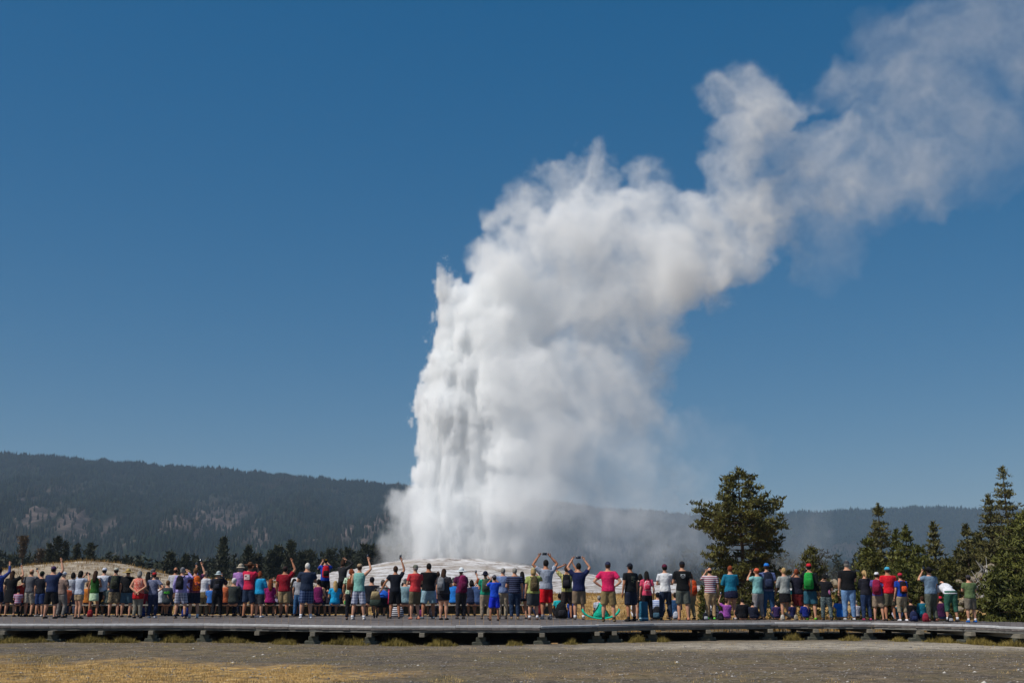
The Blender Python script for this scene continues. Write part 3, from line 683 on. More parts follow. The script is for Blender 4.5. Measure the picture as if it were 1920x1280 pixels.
    def vm(op, a, b=(0,0,0), s=None):
        n = nd('ShaderNodeVectorMath', operation=op); put(n.inputs[0],a)
        if s is not None: put(n.inputs['Scale'],s)
        else: put(n.inputs[1],b)
        return n.outputs[0]
    def noise(vec, scale, detail, rough=.55, out='Color', seed=(0,0,0)):
        v = vm('ADD', vec, seed)
        n = nd('ShaderNodeTexNoise', noise_dimensions='3D'); put(n.inputs['Vector'],v); put(n.inputs['Scale'],scale); put(n.inputs['Detail'],detail); put(n.inputs['Roughness'],rough)
        return n.outputs[out]
    def mapr(v, a, b, c=0., d=1., interp='SMOOTHSTEP'):
        n = nd('ShaderNodeMapRange', interpolation_type=interp); put(n.inputs[0],v)
        for i,q in enumerate((a,b,c,d)): put(n.inputs[1+i],q)
        return n.outputs[0]
    pos = nd('GeometryNodeInputPosition').outputs[0]
    info = nd('GeometryNodeObjectInfo'); info.inputs[0].default_value = src
    geo = info.outputs['Geometry']
    def attr(nm):
        n = nd('GeometryNodeInputNamedAttribute'); n.data_type='FLOAT'; n.inputs['Name'].default_value = nm; return n.outputs[0]
    def sample(nm, at):
        s = nd('GeometryNodeSampleNearestSurface'); s.data_type='FLOAT'
        L.new(geo, s.inputs['Mesh']); L.new(attr(nm), s.inputs['Value']); L.new(at, s.inputs['Sample Position'])
        return s.outputs[0]
    flat = vm('MULTIPLY', pos, (1,0,1))
    w0 = sample('w', flat)
    # displacement: billows for steam, vertical streaks for water
    n1 = vm('SUBTRACT', noise(pos, .085, 2.0), (.5,.5,.5))
    n2 = vm('SUBTRACT', noise(pos, .30, 3.0, seed=(31,7,5)), (.5,.5,.5))
    st = vm('MULTIPLY', pos, (1,1,.24))
    n4 = vm('SUBTRACT', noise(pos, 1.05, 3.0, .6, seed=(13,57,25)), (.5,.5,.5))
    n3 = vm('SUBTRACT', noise(st, .6, 4.0, .68, seed=(3,17,9)), (.5,.5,.5))
    dry = math_('SUBTRACT', 1., w0)
    off = vm('ADD', vm('SCALE', n1, s=math_('MULTIPLY_ADD', dry, 11., 1.)), vm('SCALE', n2, s=math_('MULTIPLY_ADD', dry, 4.2, .8)))
    off = vm('ADD', off, vm('SCALE', n3, s=math_('MULTIPLY', w0, 5.8)))
    off = vm('ADD', off, vm('SCALE', n4, s=1.7))
    q = vm('ADD', pos, off)
    qf = vm('MULTIPLY', q, (1,0,1))
    h_ = sample('h', qf); d_ = sample('d', qf); w_ = sample('w', qf)
    sep = nd('ShaderNodeSeparateXYZ'); L.new(q, sep.inputs[0]); yy = math_('ABSOLUTE', sep.outputs[1])
    depth = math_('SUBTRACT', h_, yy)           # metres inside the shape
    soft = mapr(depth, 0., math_('MULTIPLY_ADD', dry, .6, .9))
    # inner variation
    v1 = math_('MULTIPLY', mapr(noise(q, .15, 5.0, .62, 'Fac', (11,3,2)), .38, .62, .12, 1.8, 'LINEAR'), mapr(noise(q, .6, 4.0, .6, 'Fac', (5,9,1)), .36, .62, .45, 1.6, 'LINEAR'))
    v2 = mapr(noise(st, .5, 3.0, .6, 'Fac', (1,8,4)), .35, .65, .65, 1.4, 'LINEAR')
    mix = nd('ShaderNodeMix'); mix.data_type='FLOAT'; put(mix.inputs[0], w_); put(mix.inputs[2], v1); put(mix.inputs[3], v2)
    dens = math_('MULTIPLY', math_('MULTIPLY', soft, math_('MULTIPLY', d_, math_('MULTIPLY_ADD', w_, .95, .38))), mix.outputs[0])
    cube = nd('GeometryNodeVolumeCube'); L.new(dens, cube.inputs['Density'])
    D = 13.0
    cube.inputs['Min'].default_value = (x0,-D,z0); cube.inputs['Max'].default_value = (x1,D,z1)
    cube.inputs['Resolution X'].default_value = int((x1-x0)/voxel); cube.inputs['Resolution Y'].default_value = int(2*D/voxel); cube.inputs['Resolution Z'].default_value = int((z1-z0)/voxel)
    mat = bpy.data.materials.new('steam'); mat.use_nodes = True
    t = mat.node_tree; t.nodes.clear(); o = t.nodes.new('ShaderNodeOutputMaterial'); pv = t.nodes.new('ShaderNodeVolumePrincipled')
    pv.inputs['Color'].default_value = (.990,.996,1.,1); pv.inputs['Density'].default_value = 1.0; pv.inputs['Anisotropy'].default_value = 0.0
    t.links.new(pv.outputs[0], o.inputs['Volume'])
    sm = nd('GeometryNodeSetMaterial'); sm.inputs['Material'].default_value = mat
    L.new(cube.outputs[0], sm.inputs[0])
    go = nd('NodeGroupOutput'); L.new(sm.outputs[0], go.inputs[0])
    md = ob.modifiers.new('plume','NODES'); md.node_group = ng
    vol.materials.append(mat)
    ob.location = (0,Y0,0)
    tag(ob, 'tall billowing white steam rising from the geyser and drifting off to the upper right', 'steam cloud')
    return ob
build_plume()
# ================================================================ erupting water
def build_jet():
    Y0 = 124.; m, t, p = newmat('white_water'); p.inputs['Base Color'].default_value = (.86, .88, .9, 1); p.inputs['Roughness'].default_value = .6
    root = tag(link('water_jet', None, loc=(P(880, 1046, Y0).x, Y0, P(880, 1046, Y0).z)), 'white column of erupting geyser water with ragged spray at its left side', 'geyser')
    rx = root.location.copy(); R = random.Random(12)
    left = [(490, 833), (520, 822), (560, 818), (600, 812), (650, 808), (690, 800), (740, 793), (790, 784), (850, 790), (900, 792), (950, 782), (1000, 772), (1040, 765)]
    le = lambda y: float(np.interp(y, [a for a, _ in left], [b for _, b in left]))
    streams = []
    for k in range(22):
        yt = 545+R.random()**1.2*330; yb = 1046; x_t = le(yt)+6+12+R.random()**1.3*95; x_b = 880+(x_t-880)*.35
        streams.append((x_t, yt, x_b, yb))
    for (x_t, yt, x_b, yb) in streams:
        g = G(); pts = []; rad = []; n = 22; dy = R.uniform(1, 5)
        for i in range(n+1):
            s = i/n; yy = yb+(yt-yb)*s; xx = x_b+(x_t-x_b)*s**1.3+R.uniform(-2, 2); q = P(xx, yy, Y0+dy)
            pts.append(q-rx); rad.append((.16*(1-s)**.5+.02)*R.uniform(.4, 1.5))
        g.tube(pts, rad, 6, False); link('water_streamer', g.mesh('water_streamer', m, True), root)
    # falling curtains: long thin strands
    cur = G()
    for k in range(34):
        yy = R.uniform(540, 980); xx = le(yy)+R.random()**1.3*150; L = R.uniform(15, 90); dy = R.uniform(-2.5, 1.5)
        a = P(xx, yy, Y0+dy)-rx; b = P(xx-L*.02+R.uniform(-1, 1), yy+L, Y0+dy)-rx; mm = a.lerp(b, .6)+Vector((R.uniform(-.1, .1), 0, 0))
        cur.tube([a, mm, b], [.01, .035, .015], 4, False)
    o = link('falling_strands', cur.mesh('falling_strands', m, True), root); tag(o, kind='stuff')
    # spray droplets, thick at the ragged left edge, at the tips and round the foot
    n = 5000; yy = np.concatenate([rng.uniform(520, 800, 1700), rng.uniform(780, 1045, 1300), rng.uniform(900, 1050, 2000)])
    lx = np.array([le(v) for v in yy]); xx = lx+np.concatenate([rng.normal(8, 7, 1700), rng.normal(4, 11, 1300), rng.normal(0, 1, 2000)*16-6*sstep(900, 1050, yy[3000:])])
    # tips above the column
    k = 500; ty = 560-rng.random(k)**2*82; tx = 834+rng.normal(0, 1, k)*4*(1+(ty-478)/30)+(ty-480)*.12; yy[:k] = ty; xx[:k] = tx
    Yd = Y0+rng.uniform(-6, 5, n)
    v = 640-yy; kk = Yd/(F*CA-v*SA); c = np.stack([(xx-960)*kk, Yd, EYE+(F*SA+v*CA)*kk], -1)-np.array(rx)
    s = rng.uniform(.007, .022, n); base = np.array([(1, 0, 0), (-.5, .8, 0), (-.5, -.8, 0), (0, 0, 2.2), (0, 0, -1.4)])
    V = c[:, None]+base[None]*s[:, None, None]; tri = np.array([(0, 1, 3), (1, 2, 3), (2, 0, 3), (1, 0, 4), (2, 1, 4), (0, 2, 4)])
    Ft = (tri[None]+(np.arange(n)*5)[:, None, None]).reshape(-1, 3)
    o = link('spray', npmesh('spray', V.reshape(-1, 3), Ft, m), root); tag(o, kind='stuff')
build_jet()
# ================================================================ people
SKIN = [varied('skin_light', lin((198, 146, 118)), .12, 9, .6), varied('skin_tan', lin((176, 120, 90)), .12, 9, .6), varied('skin_deep', lin((122, 78, 56)), .12, 9, .6)]
_mc = {}
def cloth(spec):
    """spec: (r,g,b) plain, or ('stripes'|'plaid'|'camo'|'floral', colour, colour)"""
    if spec in _mc: return _mc[spec]
    if not isinstance(spec[0], str): m = varied('cloth', lin(spec), .28, 7., .92, .8, .035)
    else:
        kind, a, c2 = spec[:3]; m, t, p = newmat('cloth_'+kind); b = NB(t); co_ = b.coord('Object'); a, c2 = lin(a), lin(c2)
        sx = b.n('ShaderNodeSeparateXYZ'); b.put(sx.inputs[0], co_)
        if kind == 'stripes': f = b.math('GREATER_THAN', b.math('FRACT', b.math('MULTIPLY', sx.outputs[2], 15.)), .55); c = b.mix(f, a, c2)
        elif kind == 'plaid':
            f = b.math('GREATER_THAN', b.math('FRACT', b.math('MULTIPLY', sx.outputs[2], 11.)), .6); h = b.math('GREATER_THAN', b.math('FRACT', b.math('MULTIPLY', sx.outputs[0], 11.)), .6)
            c = b.mix(b.math('MULTIPLY', b.math('ADD', f, h), .5), a, c2)
        elif kind == 'camo': c = b.mix(b.ramp(b.noise(co_, 11., 2), [(.47, 0.), (.53, 1.)]), a, c2)
        else: c = b.mix(b.ramp(b.noise(co_, 24., 2), [(.5, 0.), (.56, 1.)]), a, c2)
        b.put(p.inputs['Base Color'], c); p.inputs['Roughness'].default_value = .9; p.inputs['Specular IOR Level'].default_value = .15
    _mc[spec] = m; return m
NAVY, BLACK, WHITE, LGREY, GREY, CHAR = (26, 34, 58), (22, 22, 26), (222, 222, 228), (160, 164, 172), (116, 118, 122), (52, 54, 60)
JEANS, LJEANS, DJEANS, KHAKI, TAN, OLIVE = (44, 66, 98), (112, 146, 184), (34, 48, 74), (152, 130, 96), (180, 152, 116), (92, 88, 64)
HAIR = {'brown': (58, 38, 26), 'dark': (24, 20, 18), 'blond': (176, 146, 98), 'grey': (140, 136, 130), 'white': (214, 210, 202), 'red': (128, 62, 34), 'lbrown': (104, 74, 48)}
TORSO = [(.452, .035, .042, 0), (.472, .078, .060, 0), (.51, .094, .066, 0), (.56, .090, .063, 0), (.61, .080, .056, 0), (.67, .084, .059, 0), (.73, .096, .063, 0), (.785, .105, .060, 0), (.815, .100, .052, 0), (.838, .062, .042, 0), (.858, .034, .036, .004), (.89, .032, .034, .008)]
ARMS = {'down': ((.138, -.012, .632), (.146, .03, .49)), 'hip': ((.225, -.045, .665), (.118, .0, .585)), 'behind': ((.175, -.055, .65), (.012, -.10, .545)),
        'up': ((.200, .05, .905), (.150, .10, 1.045)), 'over': ((.205, .03, .925), (.112, .06, 1.05)), 'face': ((.165, .10, .765), (.055, .15, .905)),
        'front': ((.142, .03, .645), (.02, .125, .665)), 'head': ((.22, .03, .925), (.075, .0, 1.0)), 'text': ((.150, .03, .66), (.05, .17, .69)), 'side': ((.20, -.03, .70), (.26, .0, .56)),
        'high': ((.172, .04, .935), (.118, .06, 1.085)), 'lap': ((.13, .04, .64), (.06, .15, .56)), 'hang': ((.12, .05, .64), (.11, .08, .49))}
TMP = []; OUT = []
def person(x, yf, yh, label, hair='dark', top=BLACK, bot=KHAKI, hat=None, arms=('down', 'down'), shoes=(60, 56, 54), socks=None, sleeve='short', leg='shorts', skin=0, build=1., rot=0., sit=None, lean=0., fem=False,
           pack=None, phone=None, waist=None, pr=None, bag=None, hairlen='short', D=None, zf=0., turn=0., stance=None):
    R = random.Random(int(x*7+yh)); who = label.split(' with ')[0]
    if sit: D = D or (44.0 if sit == 'bench' else (41.5 if x < 1040 else 38.0)); foot = 0.
    else: D = D or 2184*(.9-zf)/(yf-HOR)
    k = D/2184
    if sit:
        headz = .9+(HOR-yh)*k; seat = .43 if sit == 'bench' else .05
        H = (headz-seat)/(.535 if lean < .3 else .5); H = min(max(H, 1.0), 1.9); drop = .462*H-seat
    else:
        headz = .9+(HOR-yh)*k; H = headz-zf
        if lean: H = 1.66
        if hat in ('straw', 'wide', 'bucket', 'felt'): H *= .985
        drop = -zf
    px_, w_ = build, (.93 if fem else 1.)
    yb = .0
    wx = lambda z: (w_ if z > .7 else (1.06 if fem else 1.)*(1 if z < .58 else (.93 if fem else 1.)))*build
    tors = [(z*H, rx*H*wx(z), ry*H*(build**1.25), y*H) for z, rx, ry, y in TORSO]
    piv = .49*H
    def bend(v):
        if not lean: return v
        t = min(max((v.z-piv)/(.10*H), 0), 1); a = lean*t*t*(3-2*t); dz, dy = v.z-piv, v.y
        return Vector((v.x, dy*math.cos(a)+dz*math.sin(a), piv+dz*math.cos(a)-dy*math.sin(a)))
    st = stance if stance is not None else R.uniform(.006, .04)
    legs = []
    for s in (-1, 1):
        hip = Vector((s*.050*H, 0, .49*H))
        if sit == 'bench':
            kn = Vector((s*(.07+R.uniform(0, .03))*H, .24*H, .49*H-.005*H)); an = Vector((s*.07*H, .25*H, max(.49*H-.245*H, drop+.05*H)))
        elif sit: 
            kn = Vector((s*(.10+R.uniform(0, .05))*H, .19*H, .47*H+.17*H)); an = Vector((s*.07*H, .33*H, .47*H-.01*H))
        else:
            kf = R.uniform(-.02, .045)*s; kn = Vector((s*(.056+st*.6)*H, (.012+max(kf, -.01))*H, .278*H)); an = Vector((s*(.058+st)*H, -.008*H+R.uniform(-.02, .02)*H, .045*H))
        legs.append((s, hip, kn, an))
    arm = []
    for s, nm in zip((-1, 1), arms):
        if sit and nm == 'down': nm = 'lap'
        if lean > .5: nm = 'hang'
        e, w2 = ARMS[nm]; sh = Vector((s*.106*w_*H*(.5+.5*build), 0, .803*H)); bx = (build-1)*.06+R.uniform(-.006, .006)
        jx, jz = R.uniform(-.018, .018), R.uniform(-.016, .016); e = Vector((s*(e[0]+bx+jx)*H, e[1]*H, (e[2]+jz)*H)); w3 = Vector((s*(w2[0]+bx*.6)*H, w2[1]*H, w2[2]*H))
        if lean > .5: e = sh+Vector((s*.01, .17*H, -.0)) ; w3 = e+Vector((0, .15*H, 0))
        arm.append((s, sh, e, w3))
    if not rot and not lean: rot = max(-32, min(32, R.gauss(0, 13)))
    rz = math.radians(-rot) ; tr = Vector((0, 0, -drop))
    def body_pieces(g):
        g.loft(tors, 16); g.ell((0, .010*H, .932*H), (.043*H*(1.05 if H < 1.5 else 1), .053*H, .066*H), 12, 8)
        g.ell((0, .062*H, .925*H), (.009*H, .014*H, .014*H), 6, 4)
        for s in (-1, 1): g.ell((s*.045*H, .004*H, .93*H), (.006*H, .012*H, .017*H), 6, 4)
        for s, sh, e, w3 in arm: g.tube([Vector((s*.07*H, 0, .80*H)), sh, e.lerp(sh, .5), e, w3.lerp(e, .6), w3], [.036*H*build, .036*H*build, .029*H*build, .023*H*build, .0235*H*build, .0155*H], 8)
        for s, sh, e, w3 in arm:
            d = (w3-e).normalized(); g.tube([w3, w3+d*.022*H, w3+d*.042*H], [.014*H, .021*H, .018*H], 8)
        n0 = len(g.v); g.xf(bend)
        for s, hip, kn, an in legs:
            g.tube([hip, kn.lerp(hip, .5), kn, an.lerp(kn, .68), an.lerp(kn, .3), an], [.060*H*build, .052*H*build, .034*H*build**.5, .036*H*build**.5, .026*H, .020*H], 10)
            g.tube([an+Vector((0, -.012*H, -.018*H)), an+Vector((0, .05*H, -.024*H)), an+Vector((0, .10*H, -.03*H))], [.022*H, .022*H, .014*H], 8)
    def job(name, fill, mat, vox, parent_key, post=None):
        g = G(); fill(g); g.xf(lambda v: v+tr)
        me = g.mesh(name); o = bpy.data.objects.new('tmp', me); C.objects.link(o)
        md = o.modifiers.new('r', 'REMESH'); md.mode = 'VOXEL'; md.voxel_size = vox; md.use_smooth_shade = True
        sm = o.modifiers.new('s', 'SMOOTH'); sm.factor = .5; sm.iterations = 2
        TMP.append((o, name, mat, parent_key, post))
    root = link('person', None, loc=((x-960)*k, D, 0)); root.rotation_euler = (0, 0, rz); tag(root, label, 'person')
    if sit: root['group'] = 'spectators sitting down'
    else: root['group'] = 'spectators standing on the boardwalk'
    small = H < 1.45
    def hands(g):
        for s, sh, e, w3 in arm:
            d = (w3-e).normalized(); side = d.cross(Vector((0, 1, .2))).normalized(); nrm = d.cross(side).normalized(); pe = w3+d*.050*H; hl = .036*H
            for i, fl in enumerate((.85, 1., .95, .75)):
                o_ = pe+side*(i-1.5)*.0085*H; curl = nrm*(.3*hl)
                g.tube([o_, o_+d*hl*fl*.55+curl*.2, o_+d*hl*fl+curl], [.0048*H, .0045*H, .0036*H], 5, False)
            th = w3+d*.022*H-side*.015*H*s; g.tube([th, th+d*.018*H-side*.016*H*s, th+d*.034*H-side*.018*H*s+nrm*.01*H], [.006*H, .0055*H, .004*H], 5, False)
        g.xf(bend); g.xf(lambda v: v+tr)
    skm = SKIN[skin]
    job('body', body_pieces, skm, .021, root, hands)
    # ---- clothes
    def topf(g):
        hem = .50 if sleeve != 'dress' else .30
        secs = [(z, rx, ry, y) for z, rx, ry, y in TORSO if z > .50 and z < .86]
        i0 = .013*H
        low = [(hem*H, (.100*wx(.5)+(.03 if sleeve == 'dress' else 0))*H, (.076*build+(.02 if sleeve == 'dress' else 0))*H, 0)]
        L = low+[(z*H, (rx*wx(z)+.004*(z < .75))*H+i0, (ry*build**1.25+.005*(z < .75))*H+i0, y*H) for z, rx, ry, y in secs if z < .85]
        g.loft(L, 16)
        for s, sh, e, w3 in arm:
            a = Vector((s*.06*H, 0, .797*H)); r0 = .036*H*build+.014
            if sleeve == 'short' or sleeve == 'dress': g.tube([a, sh, sh.lerp(e, .62)], [r0*.95, r0, r0*.93], 8, False)
            elif sleeve == 'long': g.tube([a, sh, sh.lerp(e, .5), e, e.lerp(w3, .5), e.lerp(w3, .93)], [r0*.95, r0, r0*.86, .023*H*build+.014, .022*H*build+.012, .017*H+.010], 8, False)
        g.xf(bend)
    job('shirt' if sleeve != 'dress' else 'dress', topf, cloth(top), .0215, root)
    def botf(g):
        i0 = .011*H
        L = [(.46*H, .06*H*build, .05*H*build, 0), (.475*H, .082*H*wx(.5)+i0*.6, .062*H*build+i0*.5, 0), (.51*H, .094*H*wx(.5)+i0, .066*H*build+i0, 0), (.565*H, .088*H*wx(.5)+i0, .062*H*build+i0, 0)]
        if leg == 'skirt': L = [(.335*H, .12*H*build, .092*H*build, 0), (.42*H, .112*H*wx(.5), .085*H*build, 0)]+L[2:]
        g.loft(L, 16); 
        if leg == 'skirt' : return
        end = {'shorts': .93, 'brief': .52, 'trousers': 9, 'capri': 1.45, 'long shorts': 1.05}[leg]
        for s, hip, kn, an in legs:
            r1, r2, r3 = .060*H*build+.016, .050*H*build+.018, .036*H*build**.5+.018
            if end < 1.2:
                p = hip.lerp(kn, min(end, 1)); g.tube([hip, hip.lerp(kn, .5), p], [r1, r2*1.04, (r3*1.35 if end > .6 else r2*1.15)], 10, False)
            elif end < 2: g.tube([hip, hip.lerp(kn, .5), kn, kn.lerp(an, .45)], [r1, r2, r3, .036*H+.012], 10, False)
            else: g.tube([hip, hip.lerp(kn, .5), kn, kn.lerp(an, .4), kn.lerp(an, .96)], [r1, r2, r3*1.02, .036*H+.014, .031*H+.008], 10, False)
    if sleeve != 'dress' or leg == 'trousers': job('skirt' if leg == 'skirt' else ('trousers' if leg in ('trousers', 'capri') else 'shorts'), botf, cloth(bot), .0225, root)
    if waist: job('tied_jacket', lambda g: (g.loft([(.40*H, .115*H*build, .085*H*build, -.012*H), (.48*H, .118*H*build, .088*H*build, -.008*H), (.56*H, .105*H*build, .078*H*build, 0), (.59*H, .096*H*build, .070*H*build, 0)], 14)), cloth(waist), .024, root)
    # ---- small hard parts, built straight
    def part(name, g, mat, smooth=True):
        g.xf(bend); g.xf(lambda v: v+tr); return link(name, g.mesh(name, mat, smooth), root)
    for s, hip, kn, an in legs:
        g = G(); a = an
        g.tube([a+Vector((0, -.028*H, -.026*H)), a+Vector((0, .0, -.020*H)), a+Vector((0, .055*H, -.024*H)), a+Vector((0, .105*H, -.030*H))], [.021*H, .026*H, .025*H, .017*H], 8)
        g.xf(lambda v: Vector((v.x, v.y, max(v.z, a.z-.045*H)))); g.xf(lambda v: v+tr); link('shoe', g.mesh('shoe', cloth(shoes), True), root)
        if socks:
            g = G(); g.tube([a+Vector((0, 0, -.01*H)), a.lerp(kn, .16)], [.026*H, .0265*H], 8, False); g.xf(lambda v: v+tr); link('sock', g.mesh('sock', cloth(socks), True), root)
    hc = Vector((0, .010*H, .932*H)); hr = (.043*H, .053*H, .066*H)
    if hair:
        hm = cloth(HAIR[hair]); g = G()
        if hairlen == 'bald': g.ell(hc+Vector((0, -.012*H, -.012*H)), (hr[0]*1.06, hr[1]*.92, hr[2]*.62), 12, 6)
        else: g.ell(hc+Vector((0, -.010*H, .010*H)), (hr[0]*1.13, hr[1]*1.02, hr[2]*.98), 12, 7)
        if hairlen == 'long': g.loft([(.74*H, .034*H, .020*H, -.060*H), (.80*H, .050*H, .028*H, -.054*H), (.87*H, .054*H, .040*H, -.034*H), (.94*H, .050*H, .050*H, -.012*H), (.975*H, .03*H, .03*H, -.004*H)], 10)
        if hairlen == 'bob': g.loft([(.862*H, .044*H, .034*H, -.026*H), (.90*H, .056*H, .046*H, -.014*H), (.95*H, .052*H, .05*H, -.006*H), (.985*H, .025*H, .025*H, 0)], 10)
        if hairlen == 'curly':
            for i in range(16): a = R.random()*6.28; z = R.uniform(.80, .985); rr = .04*H*(1 if z < .95 else .6); g.ell((math.cos(a)*rr, -.012*H+math.sin(a)*rr*.9, z*H), (.026*H, .026*H, .026*H), 7, 5)
        if hairlen == 'tail': g.ell((0, -.055*H, .955*H), (.016*H, .02*H, .016*H), 8, 5); g.tube([(0, -.06*H, .955*H), (0, -.078*H, .90*H), (0, -.066*H, .83*H)], [.015*H, .019*H, .008*H], 7)
        part('hair', g, hm)
    if hat:
        kind, hcol = hat; g = G(); c = hc+Vector((0, -.004*H, .022*H)); hm = cloth(hcol)
        if kind in ('cap', 'capback', 'beanie'):
            g.ell(c, (.050*H, .060*H, .052*H), 14, 6, -.25, 1.)
            if kind == 'cap':
                g2 = G(); g2.ell((c.x, c.y+.062*H, c.z+.0*H), (.038*H, .036*H, .006*H), 10, 3); part('cap_peak', g2, hm)
        else:
            wide = {'straw': .135, 'wide': .130, 'bucket': .092, 'felt': .112}[kind]; rise = .062 if kind != 'bucket' else .055
            g.ell(c, (.053*H, .062*H, rise*H), 14, 6, -.1, 1.)
            g2 = G(); R2 = []
            for rr, dz in ((.050, .002), (wide*.6, .0), (wide, -.018 if kind in ('wide', 'bucket', 'straw') else .012), (wide*.99, -.024 if kind in ('wide', 'bucket', 'straw') else .006), (wide*.6, -.008), (.050, -.006)):
                R2.append([(c.x+rr*H*math.cos(2*math.pi*j/20), c.y+rr*1.05*H*math.sin(2*math.pi*j/20), c.z-.008*H+dz*H+(.012*H*abs(math.cos(2*math.pi*j/20)) if kind == 'felt' and rr > .09 else 0)) for j in range(20)])
            g2.rings(R2, False); part('brim', g2, hm)
        part('hat', g, hm)
    if pr:     # prints on the back of a shirt, slightly proud of the cloth
        for (dx, z, ww, hh, col) in pr:
            g = G(); yb_ = -(.066*H*build**1.25+.013*H+.006)
            nseg = 6
            R2 = []
            for zz in (z-hh/2, z+hh/2):
                R2.append([((dx+ww*(j/nseg-.5))*H, yb_-.004+.9*((dx+ww*(j/nseg-.5))**2)*H*2.2, zz*H) for j in range(nseg+1)]+[((dx+ww*(.5-j/nseg))*H, yb_+.012+.9*((dx+ww*(.5-j/nseg))**2)*H*2.2, zz*H) for j in range(nseg+1)])
            g.rings(R2); part('shirt_print', g, cloth(col), False)
    M = Matrix.Translation(root.location) @ Matrix.Rotation(rz, 4, 'Z')
    def world_obj(name, cx, parts_, lab, cat, grp=None):
        r = link(name, None, loc=M @ cx); r.rotation_euler = (0, 0, rz); tag(r, lab, cat, grp)
        for nm, g, m in parts_: link(nm, g.mesh(nm, m, True), r)
        return r
    if pack:
        col = pack[0]; c2 = pack[1] if len(pack) > 1 else tuple(int(v*.6) for v in col); sc = pack[2] if len(pack) > 2 else 1.; word = pack[3] if len(pack) > 3 else ''
        hh, ww, dd = .27*H*sc, .165*H*(sc**.5), .085*H*sc**.5; yb_ = -(.062*H*build**1.2+.018*H)
        c = Vector((0, yb_-dd/2, .70*H-(.01*H if sc > 1 else 0)))
        g = G(); g.loft([(-hh/2, ww*.40, dd*.38), (-hh*.42, ww*.50, dd*.52), (0, ww*.49, dd*.55), (hh*.34, ww*.42, dd*.48), (hh*.47, ww*.28, dd*.32), (hh/2, ww*.12, dd*.15)], 12)
        g2 = G(); g2.loft([(-hh*.36, ww*.32, dd*.16, -dd*.52), (-hh*.30, ww*.38, dd*.22, -dd*.55), (0, ww*.36, dd*.22, -dd*.55), (hh*.08, ww*.28, dd*.12, -dd*.50)], 10)
        g4 = G(); g4.tube([(-.02*H, 0, hh*.48), (0, -.005*H, hh*.48+.03*H), (.02*H, 0, hh*.48)], [.005*H]*3, 5, False)
        pl = [('pack_body', g, cloth(col)), ('front_pocket', g2, cloth(c2)), ('carry_loop', g4, cloth(c2))]
        for s in (-1, 1):
            g3 = G(); g3.tube([Vector((s*.05*H, .05*H, hh*.40)), Vector((s*.062*H, -yb_*.9, .128*H)), Vector((s*.066*H, -yb_+dd*.5+.062*H, .05*H)), Vector((s*.078*H, -yb_+dd*.5+.03*H, -.08*H))], [.012*H, .014*H, .014*H, .008*H], 6, False); pl.append(('strap', g3, cloth(c2)))
        cb = bend(c)+tr
        world_obj('backpack', cb, pl, (word or 'backpack')+' worn by the '+who, 'backpack', 'backpacks on people')
    if bag:
        col, bx_, bz_, sz, word = bag; c = Vector((bx_*H, -.03*H, bz_*H))+tr
        g = G(); g.loft([(-sz*.5, sz*.36, sz*.16), (-sz*.42, sz*.46, sz*.22), (0, sz*.46, sz*.22), (sz*.4, sz*.38, sz*.15), (sz*.46, sz*.3, sz*.08)], 12)
        g2 = G(); g2.tube([(-sz*.3, 0, sz*.42), (-bx_*.2*H, -.02*H, (.80-bz_)*H*.62), (-bx_*.9*H, -.02*H, (.815-bz_)*H)], [.008*H]*3, 6, False)
        world_obj('shoulder_bag', c, [('bag_body', g, cloth(col)), ('strap', g2, cloth(tuple(int(v*.7) for v in col)))], word+' on the '+who, 'bag', 'bags on people')
    if phone:
        ws = [a for a in arm]; kindp = phone
        if kindp == 'both': 
            c = (ws[0][3]+ws[1][3])/2+Vector((0, .0, .052*H)); dims = (.17, .012, .085)
        elif kindp == 'cam':
            c = (ws[0][3]+ws[1][3])/2+Vector((0, .02*H, .03*H)); dims = None
        else:
            s, sh, e, w3 = ws[0 if kindp == 'L' else 1]; d = (w3-e).normalized(); c = w3+d*.098*H; dims = (.075, .011, .15)
        c = bend(c)+tr
        if dims:
            g = G(); g.box((0, 0, 0), dims, 0, .004); g2 = G(); g2.box((0, -.0075, 0), (dims[0]-.012, .003, dims[2]-.012))
            world_obj('phone', c, [('phone_case', g, cloth((24, 24, 28))), ('screen', g2, M_SCREEN)], 'phone held up by the '+who, 'phone', 'phones held up to film')
        else:
            g = G(); g.box((0, 0, 0), (.135, .06, .095), 0, .012); g2 = G(); g2.ell((0, .07, 0), (.036, .06, .036), 10, 6); g3 = G(); g3.box((0, -.004, .055), (.05, .05, .025), 0, .008)
            world_obj('camera', c, [('camera_body', g, cloth((30, 30, 32))), ('lens', g2, cloth((26, 26, 28))), ('viewfinder', g3, cloth((30, 30, 32)))], 'camera held up by the '+who, 'camera', 'cameras held up')
    return root
M_SCREEN = newmat('phone_screen')[0]; M_SCREEN.node_tree.nodes['Principled BSDF'].inputs['Base Color'].default_value = (.03, .04, .06, 1); M_SCREEN.node_tree.nodes['Principled BSDF'].inputs['Roughness'].default_value = .15
def finish_people():
    dg = bpy.context.evaluated_depsgraph_get(); dg.update()
    for o, name, mat, root, post in TMP:
        me = bpy.data.meshes.new_from_object(o.evaluated_get(dg)); me.name = name
        if post:
            g = G(); post(g); bm = bmesh.new(); bm.from_mesh(me)
            vs = [bm.verts.new(v) for v in g.v]
            for f in g.f:
                try: bm.faces.new([vs[i] for i in f])
                except ValueError: pass
            bm.to_mesh(me); bm.free()
        me.materials.clear(); me.materials.append(mat); me.polygons.foreach_set('use_smooth', [True]*len(me.polygons)); me.update()
        OUT.append((name, me, root))
    for o, *_ in TMP:
        m0 = o.data; bpy.data.objects.remove(o); bpy.data.meshes.remove(m0)
    for name, me, root in OUT: link(name, me, root)
